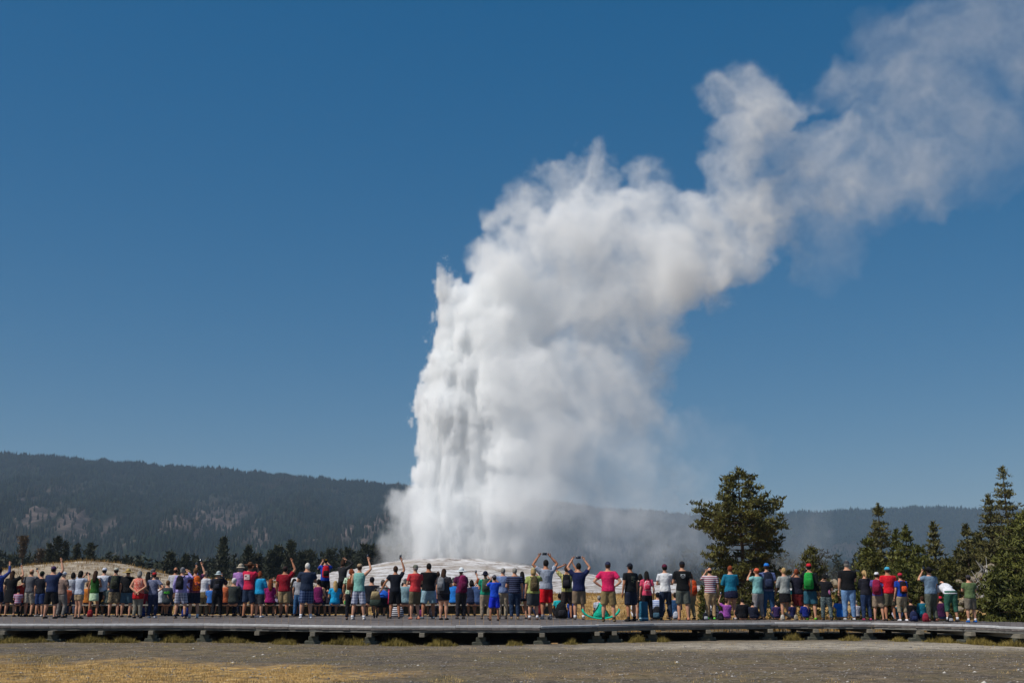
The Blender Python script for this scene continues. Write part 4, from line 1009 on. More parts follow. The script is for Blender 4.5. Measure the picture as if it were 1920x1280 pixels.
# ================================================================ the crowd, left to right
p = person
TR, LS, NO = 'trousers', 'long', 'none'
p(-4, 1154, 1064, 'man in blue shirt with one arm raised, cut off by the frame at far left', top=(40, 62, 130), sleeve=LS, arms=('down', 'up'), bot=NAVY)
p(21, 1154, 1070, 'woman in long black dress with long brown hair, one arm raised', 'brown', BLACK, arms=('down', 'up'), phone='R', sleeve='dress', hairlen='long', fem=1, build=1.15)
p(42, 0, 1082, 'seated woman in bright red shirt with dark hair at the far left', 'brown', (196, 48, 36), NAVY, sit='bench', leg=TR, fem=1)
p(35, 0, 1104, 'seated child in pink striped shirt with dark hair at the far left', 'dark', ('stripes', (170, 92, 128), (196, 186, 200)), NAVY, sit='bench', D=43.4)
p(56, 1153.8, 1066.5, 'man in mid grey polo shirt with pale shorts, thin hair', 'lbrown', (96, 96, 102), ('camo', (150, 142, 128), (178, 170, 156)), arms=('down', 'face'), phone='R', hairlen='bald', build=1.12, rot=12, leg='long shorts')
p(76, 1154, 1071, 'man in dark green cap with black shirt and blue shorts', 'dark', (24, 26, 36), (32, 52, 96), hat=('cap', (36, 50, 36)), arms=('down', 'front'), leg='long shorts', shoes=(200, 196, 190))
p(97, 1157.5, 1062, 'man in purple cap with navy shirt and black shorts, arm stretched high', 'dark', (34, 46, 80), BLACK, hat=('cap', (66, 44, 82)), arms=('front', 'high'), build=1.18, leg='long shorts', stance=.05)
p(117, 1156, 1072, 'man in white cap with taupe vest and grey trousers', 'grey', (128, 108, 100), (120, 114, 110), hat=('cap', (206, 206, 212)), leg=TR, rot=35, arms=('front', 'front'), build=1.1)
p(124, 0, 1094, 'seated person in orange top with dark hair behind the man in taupe', 'dark', (206, 106, 70), CHAR, sit='bench')
p(135, 1153, 1073, 'woman in pale grey hoodie with blue grey jeans', 'dark', (176, 180, 190), (72, 80, 104), leg=TR, fem=1, hairlen='bob', arms=('front', 'face'), sleeve=LS, build=.95)
p(149, 1158, 1070, 'woman in light blue grey hooded top with tan shorts', 'dark', (172, 180, 198), (148, 126, 98), fem=1, hairlen='bob', arms=('face', 'face'), phone='cam', leg='brief', build=1.05)
p(164, 0, 1091, 'seated child in orange shirt with fair hair behind the pale shirts', 'lbrown', (196, 120, 50), NAVY, sit='bench', D=44.4)
p(177, 1153.8, 1070, 'woman in green top with very long brown hair and mint skirt', 'brown', (40, 92, 34), (186, 214, 176), fem=1, hairlen='long', sleeve=NO, arms=('down', 'front'), leg='skirt', build=.9, skin=1, shoes=(150, 110, 80))
p(193, 1153.5, 1064.5, 'man in white cap with plain white T-shirt and black trousers', 'dark', (216, 218, 228), (24, 26, 34), hat=('cap', (214, 214, 222)), leg=TR, arms=('front', 'front'), rot=-10, build=1.08)
p(215, 1155, 1064, 'man in cream cap with camouflage shorts', 'brown', (30, 36, 54), ('camo', (156, 138, 108), (110, 96, 78)), hat=('cap', (180, 178, 164)), pack=(('camo', (70, 74, 58), (40, 44, 38)), (46, 48, 40), 1., 'dark camouflage backpack'), arms=('front', 'down'), leg='long shorts')
p(238, 1155, 1067, 'woman in wide straw hat with black top and teal shorts', 'brown', BLACK, (62, 88, 104), hat=('straw', (166, 142, 88)), fem=1, arms=('down', 'down'), leg='shorts', build=1.15)
p(260, 1157, 1070, 'woman in coral patterned top with hands clasped behind her back', 'grey', ('floral', (206, 96, 84), (222, 168, 148)), (128, 122, 110), waist=(178, 26, 30), leg=TR, fem=1, hairlen='bob', arms=('behind', 'behind'), sleeve=NO, build=1.08, stance=.005)
p(276, 1153, 1072, 'woman in dark jacket with crimson trousers', 'dark', (28, 24, 30), (122, 28, 52), leg=TR, fem=1, hairlen='long', sleeve=LS)
p(284, 1152.4, 1067, 'man in grey hat with dark shirt, mostly hidden behind the red headscarf', 'grey', (60, 60, 66), CHAR, hat=('bucket', (92, 92, 92)), leg=TR)
p(287.5, 1156.8, 1073, 'woman in red headscarf with grey blue top, hands on hips', 'brown', ('floral', (110, 116, 142), (84, 90, 118)), (32, 42, 72), hat=('beanie', (176, 34, 42)), leg=TR, fem=1, arms=('hip', 'hip'), shoes=WHITE)
p(301, 0, 1092, 'seated woman in white T-shirt with one arm propped on the bench', 'grey', (206, 208, 214), CHAR, sit='bench', fem=1, arms=('lap', 'side'))
p(314, 0, 1088, 'seated man in slate green T-shirt with bright green lettering', 'lbrown', (58, 66, 72), CHAR, sit='bench', build=1.15, pr=[(-.035, .74, .05, .02, (90, 200, 60)), (.03, .745, .06, .02, (90, 200, 60)), (0, .715, .13, .014, (80, 186, 60))])
p(327, 1153.2, 1063.5, 'man in pale grey tank top with blue jeans and thinning hair', 'dark', (186, 186, 192), (42, 62, 88), leg=TR, hairlen='bald', arms=('front', 'front'), skin=1)
p(340, 1157.5, 1064, 'man in lavender shirt with grey cap and plaid shorts', 'grey', (158, 148, 204), ('plaid', (170, 170, 186), (92, 94, 116)), hat=('cap', (98, 98, 106)), pack=((24, 24, 34), (34, 34, 46), 1., 'black backpack'), arms=('down', 'face'), sleeve=LS, socks=NAVY, shoes=(130, 112, 92), leg='shorts', build=1.05)
p(351, 1153, 1069.5, 'person in tan hat with lavender sleeves, half hidden behind the orange backpack', 'dark', (140, 132, 190), NAVY, hat=('bucket', (150, 122, 84)), arms=('down', 'up'), phone='R', sleeve=LS, leg=TR)
p(365, 1157, 1065, 'man in maroon plaid shirt with one arm raised and one on his hip', 'lbrown', ('plaid', (104, 50, 80), (140, 84, 110)), (28, 32, 52), pack=((214, 98, 34), ('camo', (120, 44, 60), (220, 110, 40)), 1.08, 'orange and purple backpack'), arms=('hip', 'up'), phone='R', socks=WHITE, shoes=(170, 168, 164), leg='shorts', build=1.05)
p(383, 1153.5, 1071, 'woman in beige cap with white T-shirt and tan trousers', 'grey', (206, 206, 212), (124, 112, 88), hat=('cap', (146, 132, 104)), leg=TR, fem=1, waist=(110, 98, 72), build=1.1)
p(396, 0, 1095, 'seated boy in mid blue T-shirt with dark hair', 'dark', (52, 108, 186), NAVY, sit='bench')
p(408, 1155, 1071, 'man in pale grey bucket hat with black jacket and trousers', 'grey', (22, 26, 40), (20, 22, 30), hat=('bucket', (174, 188, 192)), pack=((20, 20, 26), (44, 46, 56), .85, 'small black backpack'), arms=('front', 'face'), sleeve=LS, leg=TR, build=1.1)
p(422, 0, 1087, 'seated woman in orange T-shirt with black hair', 'dark', (204, 106, 66), (30, 34, 52), sit='bench', fem=1)
p(438, 0, 1084, 'seated man in dark grey green jacket with white cap', 'white', (52, 58, 56), CHAR, hat=('cap', (204, 204, 204)), sit='bench', sleeve=LS, build=1.12)
p(449, 1153.3, 1057.5, 'man in beige sun hat with mauve shirt and navy trousers', 'grey', (158, 116, 176), (28, 36, 60), hat=('bucket', (178, 166, 146)), hairlen='bob', bag=((22, 22, 30), -.02, .57, .26, 'black shoulder bag'), leg=TR, arms=('front', 'front'), sleeve='short', build=1.05)
p(466.5, 1156, 1055, 'man in brown felt hat with crimson T-shirt and slate shorts', 'brown', (196, 36, 72), (38, 52, 76), hat=('felt', (96, 66, 44)), arms=('face', 'face'), phone='cam', pr=[(-.0, .735, .115, .095, (206, 190, 190)), (-.02, .75, .05, .03, (90, 60, 66)), (.02, .72, .05, .012, (120, 80, 86)), (-.005, .70, .09, .010, (120, 70, 80))], leg='long shorts', build=1.08, skin=1)
p(486, 1156, 1071, 'woman in turquoise top with auburn hair and dark grey shorts', 'red', (30, 148, 200), (52, 52, 58), fem=1, hairlen='bob', arms=('front', 'front'), sleeve=LS, build=1.15, shoes=(206, 206, 210), leg='shorts')
p(507, 0, 1086, 'seated woman in magenta top with dark red hair', 'red', (146, 24, 96), BLACK, sit='bench', fem=1, hairlen='long')
p(520, 0, 1092, 'seated person in lavender patterned top with arm raised', 'brown', ('floral', (176, 174, 208), (120, 118, 160)), CHAR, sit='bench', arms=('up', 'lap'), D=44.6)
p(533, 1155, 1062, 'man in dark red polo shirt with khaki cargo shorts', 'dark', (138, 18, 36), KHAKI, hat=('cap', (50, 34, 34)), arms=('down', 'high'), phone='L', skin=1, build=1.2, shoes=(40, 34, 32), leg='long shorts')
p(551, 0, 1085, 'seated woman in black with long dark hair right of the dark red polo', 'dark', (24, 24, 30), BLACK, sit='bench', hairlen='long', fem=1)
p(560, 1154, 1076, 'woman in pale grey top with blue jeans, half hidden behind the white haired man', 'dark', (150, 154, 164), (58, 98, 142), leg=TR, fem=1, build=.95)
p(575, 1157.6, 1056, 'man in navy T-shirt with white hair and blue plaid shorts', 'white', (34, 46, 68), ('plaid', (38, 54, 92), (96, 112, 146)), arms=('text', 'text'), build=1.22, shoes=WHITE, socks=WHITE, leg='long shorts')
p(597, 0, 1086, 'seated woman in plum sleeveless top with dark hair', 'dark', (112, 26, 84), NAVY, sit='bench', fem=1, sleeve=NO)
p(608.5, 0, 1046, 'boy in bright blue shirt with black and yellow cap, standing on the bench', 'dark', (26, 64, 168), BLACK, hat=('cap', (30, 26, 24)), arms=('face', 'face'), pack=((196, 26, 38), (26, 22, 26), .95, 'red and black backpack'), D=44.1, zf=.432, leg='long shorts', build=.92, pr=[(0, .955, .05, .014, (206, 160, 40))])
p(628.5, 0, 1089, 'seated girl in bright turquoise top with long blonde hair', 'blond', (26, 156, 208), (30, 120, 170), sit='bench', fem=1, hairlen='long')
p(641.5, 0, 1050, 'person in charcoal hoodie with green socks, standing on the bench with hands on head', 'brown', (44, 44, 48), BLACK, arms=('face', 'head'), D=44.15, zf=.432, sleeve=LS, socks=(40, 160, 80), shoes=(50, 150, 80), build=.95, rot=15, hairlen='bob', leg='long shorts')
p(658, 1160, 1067, 'woman in green floral blouse with curly red brown hair', 'red', ('floral', (196, 214, 190), (52, 104, 66)), (26, 26, 32), hairlen='curly', leg=TR, fem=1, pack=((124, 70, 40), (96, 50, 28), .85, 'brown leather backpack'), bag=((150, 140, 120), -.14, .56, .01, 'thin strap bag') if 0 else None, skin=1)
p(673, 1160.3, 1057, 'man in mint sleeveless shirt with tan cap and pale plaid shorts', 'brown', (128, 182, 172), ('plaid', (186, 190, 206), (96, 100, 130)), hat=('capback', (160, 136, 108)), arms=('down', 'up'), phone='R', sleeve=NO, socks=WHITE, shoes=(196, 190, 186), leg='long shorts', build=.98, stance=.045)
p(697, 0, 1082, 'seated man in black T-shirt with dark cap left of the stroller', 'dark', (24, 28, 38), CHAR, hat=('cap', (28, 26, 38)), sit='bench', build=1.15)
p(718, 0, 1087, 'seated woman in light grey top with grey cap above the stroller', 'brown', (150, 146, 146), CHAR, hat=('cap', (86, 84, 84)), sit='bench', fem=1, arms=('lap', 'face'), hairlen='bob')
p(741, 1157.6, 1061.5, 'man in black T-shirt with black shorts and one raised arm, by the stroller', 'brown', (24, 28, 40), (20, 20, 26), arms=('side', 'high'), phone='R', rot=-8, build=1.02, skin=1, leg='long shorts')
p(760, 0, 1085, 'seated man in pale teal T-shirt with grey cap', 'grey', (126, 154, 162), (96, 90, 88), hat=('cap', (76, 78, 84)), sit='bench', build=1.2, D=43.6)
p(778.5, 1159.2, 1059, 'man in coral red T-shirt with olive shorts and grey cap', 'grey', (202, 58, 64), (100, 90, 70), hat=('capback', (104, 108, 96)), arms=('front', 'front'), shoes=(176, 110, 90), leg='long shorts', build=1.05)
p(803.5, 1158, 1056.5, 'man in plain black T-shirt with pale denim shorts and short dark hair', 'dark', (16, 16, 20), (138, 168, 182), arms=('front', 'front'), build=1.22, shoes=(90, 100, 110), leg='long shorts', skin=1, stance=.05)
p(821, 1153, 1072, 'woman in dark top with brown hair behind the grey backpack', 'brown', (60, 54, 62), (86, 84, 130), leg=TR, fem=1)
p(832, 1160, 1066.5, 'woman in dark grey shirt with very long brown hair and bare legs', 'brown', (56, 52, 58), (28, 26, 34), waist=None, pack=((128, 130, 134), (104, 106, 112), .98, 'light grey backpack'), fem=1, hairlen='long', arms=('down', 'front'), leg='brief', build=1.25, stance=.0)
p(851, 0, 1083, 'seated person in azure shirt with grey green cap', 'grey', (36, 120, 206), CHAR, hat=('cap', (62, 68, 62)), sit='bench', D=44.2)
p(864.5, 1158.3, 1065, 'woman in wide white sun hat with charcoal trousers', 'brown', (90, 36, 74), (46, 44, 50), hat=('wide', (214, 220, 222)), pack=((120, 26, 74), (92, 20, 60), 1.25, 'large purple backpack'), leg=TR, fem=1, arms=('front', 'front'), stance=.01)
p(884, 0, 1087, 'seated woman in navy dress with phone lifted above her dark hair', 'dark', (28, 36, 62), (28, 36, 62), sit='bench', fem=1, arms=('lap', 'high'), phone='R', hairlen='bob', lean=.12)
p(897, 0, 1085, 'seated man in denim blue shirt with auburn hair', 'red', (64, 86, 128), (60, 80, 118), sit='bench', arms=('face', 'lap'))
p(910, 1159, 1071, 'woman in navy bucket hat with emerald top and beige trousers', 'brown', (26, 136, 112), (146, 130, 112), hat=('bucket', (24, 28, 48)), pack=((74, 92, 72), (50, 60, 52), 1., 'grey green backpack'), leg=TR, fem=1, arms=('front', 'face'))
p(927, 1161.4, 1078, 'boy in royal blue T-shirt with matching blue shorts, elbows raised', 'dark', (24, 72, 192), (26, 48, 196), hat=('capback', (96, 94, 104)), arms=('face', 'face'), shoes=(60, 40, 34), leg='long shorts', skin=1, build=.98)
p(943, 1158.2, 1065, 'man in light blue shirt with beige trousers and grey hair', 'grey', (116, 136, 180), (172, 158, 136), leg=TR, bag=((120, 110, 90), .10, .62, .16, 'small tan camera bag'), arms=('front', 'front'), build=1.1)
p(965, 1159, 1065, 'man in navy striped polo shirt with dark jeans', 'grey', ('stripes', (32, 36, 58), (70, 76, 104)), (32, 50, 78), leg=TR, arms=('front', 'down'), build=1.2, shoes=(120, 104, 80))
p(979, 1158.2, 1071.5, 'woman in denim jacket with long dark hair, hand on hip', 'dark', (66, 88, 122), (20, 20, 26), hairlen='long', fem=1, arms=('down', 'hip'), leg='brief', build=.95, waist=(40, 52, 78))
p(1000, 1160, 1064.5, 'woman in lime green shirt with fair hair under a tan cap', 'blond', (158, 166, 98), (60, 64, 68), hat=('capback', (170, 156, 120)), pack=(('camo', (96, 84, 58), (66, 58, 40)), (84, 72, 50), 1.05, 'olive brown backpack'), fem=1, hairlen='bob', arms=('down', 'face'), socks=WHITE, shoes=(96, 72, 62), leg='long shorts', build=1.2)
p(1024, 1159, 1050, 'man in light grey T-shirt with bright red shorts, both arms overhead', 'dark', (154, 162, 178), (214, 22, 36), arms=('over', 'over'), phone='both', socks=(120, 120, 130), shoes=(60, 70, 84), leg='long shorts', build=1.12, skin=1)
p(1012, 0, 1112, 'seated child in dark red top with brown hair behind the red shorts', 'brown', (120, 30, 36), NAVY, sit='floor', D=43.)
p(1049, 0, 1112, 'seated boy in aqua T-shirt with dark hair on the edge of the walkway', 'dark', (26, 168, 178), BLACK, sit='floor', D=41.5, skin=2)
p(1063, 1157.3, 1061, 'man in yellow plaid shirt with brown shorts, one elbow raised', 'brown', ('plaid', (190, 186, 116), (120, 116, 72)), (52, 44, 42), pack=((24, 22, 28), (38, 36, 44), 1., 'black backpack'), arms=('head', 'over'), shoes=(96, 62, 54), skin=1, leg='long shorts')
p(1085.5, 1160, 1056, 'man in navy polo shirt with khaki shorts, both arms overhead', 'dark', (26, 34, 76), (122, 104, 86), arms=('over', 'over'), phone='both', socks=WHITE, shoes=(90, 82, 78), leg='long shorts', build=1.12)
p(1072, 0, 1120, 'seated child in royal blue shirt with brown hair beside the aqua T-shirt', 'brown', (40, 74, 150), NAVY, sit='floor', D=42.)
p(1123, 0, 1116, 'seated person in white checked shirt with grey hair behind the turquoise bag', 'grey', ('plaid', (196, 202, 214), (128, 134, 158)), CHAR, sit='floor', D=40.2)
p(1140.5, 1164.5, 1053.5, 'man in hot pink T-shirt with khaki cargo shorts, hands on hips', 'brown', (208, 34, 92), (134, 114, 78), hat=('cap', (44, 50, 78)), arms=('hip', 'hip'), socks=(60, 52, 46), shoes=(112, 96, 70), leg='long shorts', build=1.1, D=36.1)
p(1182.5, 1162.5, 1056.5, 'man in black T-shirt with grey leaf print and navy shorts', 'dark', (20, 22, 26), (28, 34, 52), hat=('cap', (26, 30, 44)), arms=('down', 'down'), socks=(34, 32, 34), shoes=(44, 40, 40), leg='long shorts', build=1.1, D=36.9, skin=1,
  pr=[(.0, .76, .07, .03, (96, 100, 84)), (-.015, .73, .06, .02, (84, 88, 74)), (.02, .705, .05, .016, (96, 100, 84)), (.0, .675, .02, .035, (84, 88, 74)), (-.03, .685, .02, .014, (96, 100, 84))])
p(1201, 1160.5, 1076, 'woman in dark jacket with bare legs between the black shirt and the pink backpack', 'dark', (26, 24, 30), (28, 26, 30), fem=1, hairlen='bob', leg='brief', bag=((24, 24, 30), -.05, .60, .22, 'black shoulder bag'))
p(1191, 0, 1124, 'seated child in white shirt with dark hair behind the navy shorts', 'dark', (214, 214, 220), (200, 200, 206), sit='floor', D=40., arms=('lap', 'lap'))
p(1213, 1160.8, 1071, 'woman in pink T-shirt with straight black hair and black leggings', 'dark', (206, 72, 104), (22, 20, 28), fem=1, hairlen='long', pack=(('floral', (204, 62, 92), (226, 170, 180)), (170, 40, 70), .8, 'pink patterned backpack'), leg=TR, build=.92)
p(1233, 0, 1110, 'seated man in pale blue striped shirt with dark cap', 'dark', ('stripes', (190, 200, 226), (140, 156, 200)), NAVY, hat=('cap', (26, 28, 40)), sit='floor', D=40.4, sleeve=LS)
p(1247.5, 1160.3, 1058, 'man in white T-shirt with maroon cap and slim dark jeans', 'dark', (226, 228, 236), (38, 50, 70), hat=('capback', (92, 28, 54)), arms=('front', 'front'), leg=TR, build=.95, shoes=(96, 84, 70))
p(1266, 0, 1110.5, 'seated girl in denim jacket with dark hair and headband', 'dark', (44, 76, 116), CHAR, sit='floor', D=40.4, sleeve=LS, fem=1, arms=('face', 'lap'))
p(1280.5, 1160.8, 1053, 'man in black T-shirt with white arch logo and grey shorts', 'brown', (16, 17, 20), (84, 88, 82), hat=('cap', (24, 28, 40)), arms=('front', 'down'), shoes=(176, 116, 90), leg='long shorts', build=1.12,
  pr=[(0, .775, .080, .008, (206, 210, 214)), (-.030, .765, .02, .008, (206, 210, 214)), (.030, .765, .02, .008, (206, 210, 214)), (0, .745, .09, .006, (170, 174, 178)), (0, .730, .07, .006, (150, 154, 158)), (0, .715, .04, .005, (150, 154, 158))])
p(1295, 1159.5, 1074, 'woman in rust top with khaki trousers half hidden by the black T-shirt', 'lbrown', (150, 80, 50), (134, 124, 98), fem=1, leg=TR, pack=((216, 84, 34), (190, 60, 26), 1.1, 'orange backpack'), hairlen='bob')
p(1332, 1159.4, 1064, 'man in red and white striped shirt with tan trousers and green shoes', 'dark', ('stripes', (206, 196, 202), (136, 62, 84)), (178, 150, 112), arms=('face', 'down'), phone='L', leg=TR, shoes=(96, 190, 70), hairlen='bald', build=1.1)
p(1361, 0, 1122, 'seated woman in violet T-shirt with one arm raised high', 'brown', (150, 78, 160), (126, 70, 140), sit='floor', D=38.2, fem=1, arms=('up', 'lap'), phone='L')
p(1370.5, 1159.6, 1061, 'woman in teal sweater with navy jacket round her waist', 'red', (24, 112, 142), (150, 116, 96), waist=(30, 32, 58), sleeve=LS, fem=1, arms=('front', 'front'), shoes=(170, 166, 170), leg='brief', build=1.15)
p(1391, 0, 1121, 'seated person in black hooded jacket right of the teal sweater', 'dark', (18, 18, 24), BLACK, sit='floor', D=38.2, sleeve=LS, build=1.25)
p(1410, 0, 1130, 'seated person in dark navy jacket hunched low by the grey trousers', 'dark', (26, 30, 48), NAVY, sit='floor', D=38., sleeve=LS, build=1.15)
p(1421, 1159.8, 1065.5, 'woman in mint green T-shirt with orange cap and grey trousers', 'red', (126, 178, 178), (134, 130, 132), hat=('capback', (214, 96, 66)), arms=('face', 'face'), phone='cam', leg=TR, fem=1, build=1.1, shoes=(92, 70, 56))
p(1439.5, 1159.6, 1056, 'man in bright blue cap with denim shirt and blue jeans', 'brown', (86, 100, 146), (38, 72, 108), hat=('cap', (36, 120, 208)), pack=((24, 30, 50), (40, 50, 78), 1.15, 'navy backpack'), leg=TR, arms=('front', 'down'), shoes=(130, 116, 90))
p(1454, 0, 1128, 'seated child in purple top between the jeans and the dark skirt', 'dark', (56, 40, 84), NAVY, sit='floor', D=38.4)
p(1471.5, 1159.8, 1065, 'woman in grey knit top with black skirt and teal bag', 'blond', (150, 154, 152), (26, 24, 28), fem=1, arms=('front', 'face'), phone='cam', sleeve=LS, leg='skirt', bag=((36, 170, 168), .10, .53, .14, 'teal shoulder bag'), shoes=(186, 130, 104), build=1.08)
p(1484, 0, 1129, 'seated child in indigo shirt with fair hair behind the maroon shorts', 'lbrown', (34, 34, 76), CHAR, sit='floor', D=38.6)
p(1495, 1159.6, 1067, 'woman in dark navy T-shirt with maroon shorts', 'red', (26, 26, 42), (118, 34, 34), fem=1, arms=('face', 'front'), phone='L', leg='long shorts', shoes=(170, 112, 86), build=1.08, skin=1)
p(1508, 0, 1126, 'seated person in royal blue jacket left of the green backpack', 'dark', (24, 40, 120), CHAR, sit='floor', D=38.6, sleeve=LS)
p(1519, 1160, 1056.5, 'man in red and white cap with black shirt and teal shorts', 'dark', (22, 26, 28), (42, 88, 106), hat=('cap', (200, 40, 52)), pack=((36, 156, 66), (28, 122, 50), 1.1, 'bright green backpack'), sleeve=LS, arms=('face', 'down'), shoes=(110, 176, 50), leg='long shorts')
p(1548, 1160.8, 1076, 'woman in black top with patterned grey leggings', 'dark', (22, 22, 28), ('floral', (72, 84, 88), (110, 124, 122)), hat=('bucket', (26, 26, 26)), fem=1, arms=('face', 'front'), phone='L', leg=TR, bag=((196, 112, 158), .05, .60, .19, 'pink bag'), build=1.05)
p(1574, 0, 1118, 'seated boy in vivid blue T-shirt with light brown hair', 'lbrown', (26, 112, 208), KHAKI, sit='floor', D=38.2, arms=('side', 'lap'))
p(1590.5, 1161, 1051.5, 'tall man in plain black T-shirt with light blue jeans and grey cap', 'grey', (18, 18, 22), (106, 140, 182), hat=('cap', (62, 64, 72)), arms=('down', 'front'), leg=TR, build=1.15, shoes=(180, 178, 176))
p(1604, 0, 1125, 'seated person in white shirt with grey hair behind the light blue jeans', 'grey', (196, 194, 206), CHAR, sit='floor', D=39.2)
p(1623, 1161, 1069.5, 'woman in black jacket with blonde ponytail and dark jeans', 'blond', (34, 34, 44), (36, 54, 88), fem=1, hairlen='tail', waist=None, sleeve=LS, arms=('front', 'face'), leg=TR, shoes=(150, 50, 90), bag=((24, 24, 30), .05, .62, .2, 'black bag'), build=.95)
p(1645.5, 1161.2, 1072.5, 'girl in white cap with tan shorts and purple shirt', 'dark', (96, 82, 150), (140, 122, 104), hat=('cap', (222, 222, 228)), fem=1, pack=((146, 24, 66), (116, 18, 48), 1.15, 'crimson backpack'), leg='long shorts', arms=('front', 'down'), shoes=(120, 90, 80))
p(1666.5, 1161.3, 1063, 'man in scarlet T-shirt with light blue cap and olive shorts', 'brown', (214, 26, 44), (104, 98, 80), hat=('cap', (70, 166, 198)), arms=('front', 'down'), leg='long shorts', build=1.2, skin=1)
p(1680, 0, 1128, 'seated child in teal top with dark hair beside the boy with the orange trimmed pack', 'dark', (30, 120, 136), (190, 184, 200), sit='floor', D=38.2)
p(1690, 1163, 1074, 'boy in red cap with blue T-shirt and khaki trousers', 'brown', (24, 62, 158), (150, 134, 110), hat=('cap', (186, 34, 60)), pack=((32, 22, 32), (220, 84, 40), .95, 'black and orange backpack'), leg='capri', shoes=WHITE, build=.95, D=36.9)
p(1706, 0, 1122, 'seated woman in black top with dark hair beside the big navy bag', 'dark', (18, 16, 20), BLACK, sit='floor', D=37.8, fem=1, build=1.1)
p(1728, 0, 1117, 'seated boy in teal jacket with yellow trim on the shoulder', 'brown', (20, 104, 128), NAVY, sit='floor', D=37.2, sleeve=LS, pr=[(.05, .775, .05, .03, (196, 206, 70)), (.06, .74, .03, .03, (196, 206, 70))])
p(1745, 1163.6, 1064, 'man in black hat with grey blue shirt and olive grey trousers', 'dark', (108, 130, 152), (88, 92, 82), hat=('felt', (22, 22, 26)), arms=('face', 'front'), phone='L', leg=TR, build=1.15, rot=-15, D=36.6, shoes=(92, 56, 48))
p(1762, 0, 1117, 'seated girl in red cap with plum top', 'brown', (62, 24, 66), (60, 82, 120), hat=('cap', (196, 34, 62)), sit='floor', D=37.6, leg=TR, fem=1)
p(1782, 1164.8, 1101, 'woman bending forward in white shirt with green cropped trousers', None, (224, 224, 234), (48, 94, 78), leg='capri', lean=1.08, fem=1, build=1.12, arms=('hang', 'hang'), D=36.2, shoes=(40, 40, 44), socks=WHITE)
p(1818, 1166.8, 1078, 'man in olive green T-shirt with grey shorts, head bowed', 'dark', (94, 112, 74), (112, 104, 92), hat=('cap', (66, 62, 68)), arms=('text', 'text'), socks=WHITE, shoes=(26, 100, 190), leg='long shorts', build=1.15, D=35.4, lean=.0)
# more people on the benches, seen in the gaps
fill = [(8, 1098, 'seated person in blue grey shirt with dark hair by the left edge', 'dark', (96, 110, 150)), (68, 1092, 'seated man in black shirt with grey hair near the pale shorts', 'grey', (30, 30, 36)), (108, 1096, 'seated woman in pale patterned shirt behind the navy shirt and black shorts', 'brown', ('floral', (170, 160, 180), (110, 96, 130))),
        (204, 1094, 'seated man in grey green shirt between two men in pale caps', 'grey', (84, 96, 92)), (227, 1096, 'seated person in deep red shirt between the backpack and the straw hat', 'dark', (120, 26, 34)), (250, 1094, 'seated person in pale green shirt behind the teal shorts', 'grey', (130, 160, 130)), (290, 1098, 'seated child in purple shirt behind the navy trousers', 'dark', (70, 54, 96)), (373, 1092, 'seated woman in black cardigan behind the orange backpack', 'dark', (26, 26, 32)),
        (452, 1094, 'seated man in dark blue shirt behind the mauve shirt', 'dark', (32, 40, 66)), (476, 1094, 'seated person in dark brown shirt behind the crimson T-shirt', 'dark', (60, 44, 40)), (541, 1090, 'seated child in white shirt behind the khaki cargo shorts', 'lbrown', (196, 196, 204)), (583, 1092, 'seated man in black shirt behind the blue plaid shorts', 'dark', (26, 28, 34)),
        (615, 1097, 'seated child in dark shirt behind the boy on the bench', 'dark', (46, 40, 52)), (665, 1094, 'seated person in white shirt behind the mint shirt', 'dark', (190, 196, 202)), (790, 1092, 'seated woman in teal shirt between the coral and black T-shirts', 'dark', (60, 130, 140)), (812, 1094, 'seated man in lavender shirt behind the pale denim shorts', 'grey', (140, 136, 178)),
        (871, 1093, 'seated person in grey shirt behind the charcoal trousers', 'dark', (104, 106, 112)), (918, 1093, 'seated woman in dark blue shirt behind the grey green backpack', 'brown', (40, 56, 90)), (953, 1095, 'seated child in magenta shirt behind the beige trousers', 'dark', (110, 46, 90)), (989, 1096, 'seated man in navy shirt behind the camouflage backpack', 'dark', (36, 42, 62))]
for i, (x_, yh_, lab, hr_, tp) in enumerate(fill):
    p(x_, 0, yh_, lab, hr_, tp, [NAVY, CHAR, BLACK, OLIVE][i % 4], sit='bench', leg=[TR, 'shorts'][i % 2], fem=i % 3 == 0, hat=('cap', (70, 72, 84)) if i % 5 == 3 else None, skin=i % 3 % 2, D=44.1+.2*(i % 3))
# the row sitting beyond the benches, glimpsed between the people in front
TONES = {'charcoal': (46, 46, 52), 'navy': (30, 38, 64), 'brick red': (130, 44, 40), 'slate blue': (70, 88, 120), 'dusty pink': (170, 110, 120), 'white': (200, 202, 208), 'forest green': (40, 70, 50), 'brown': (90, 66, 50), 'sky blue': (90, 140, 190), 'mustard': (170, 130, 60)}
HRS = [('dark', 'dark'), ('grey', 'grey'), ('brown', 'light brown')]
HK = {'dark': 'dark', 'grey': 'grey', 'light brown': 'lbrown', 'brown': 'lbrown'}
rr = random.Random(5); combos = [(t, h) for h in ('dark', 'grey', 'light brown') for t in TONES]; rr.shuffle(combos)
for i, (tn, hn) in enumerate(combos[:28]):
    x_ = -2+i*37.6+rr.uniform(-8, 8)
    p(x_, 0, 1094+rr.uniform(-2, 7), 'person in %s top with %s hair seated on the low back row' % (tn, hn), HK[hn], TONES[tn], [NAVY, CHAR, BLACK][i % 3], sit='bench', D=45.5, leg=TR, fem=i % 2 == 0, hairlen='short' if i % 3 else 'bob', skin=i % 2)
finish_people()
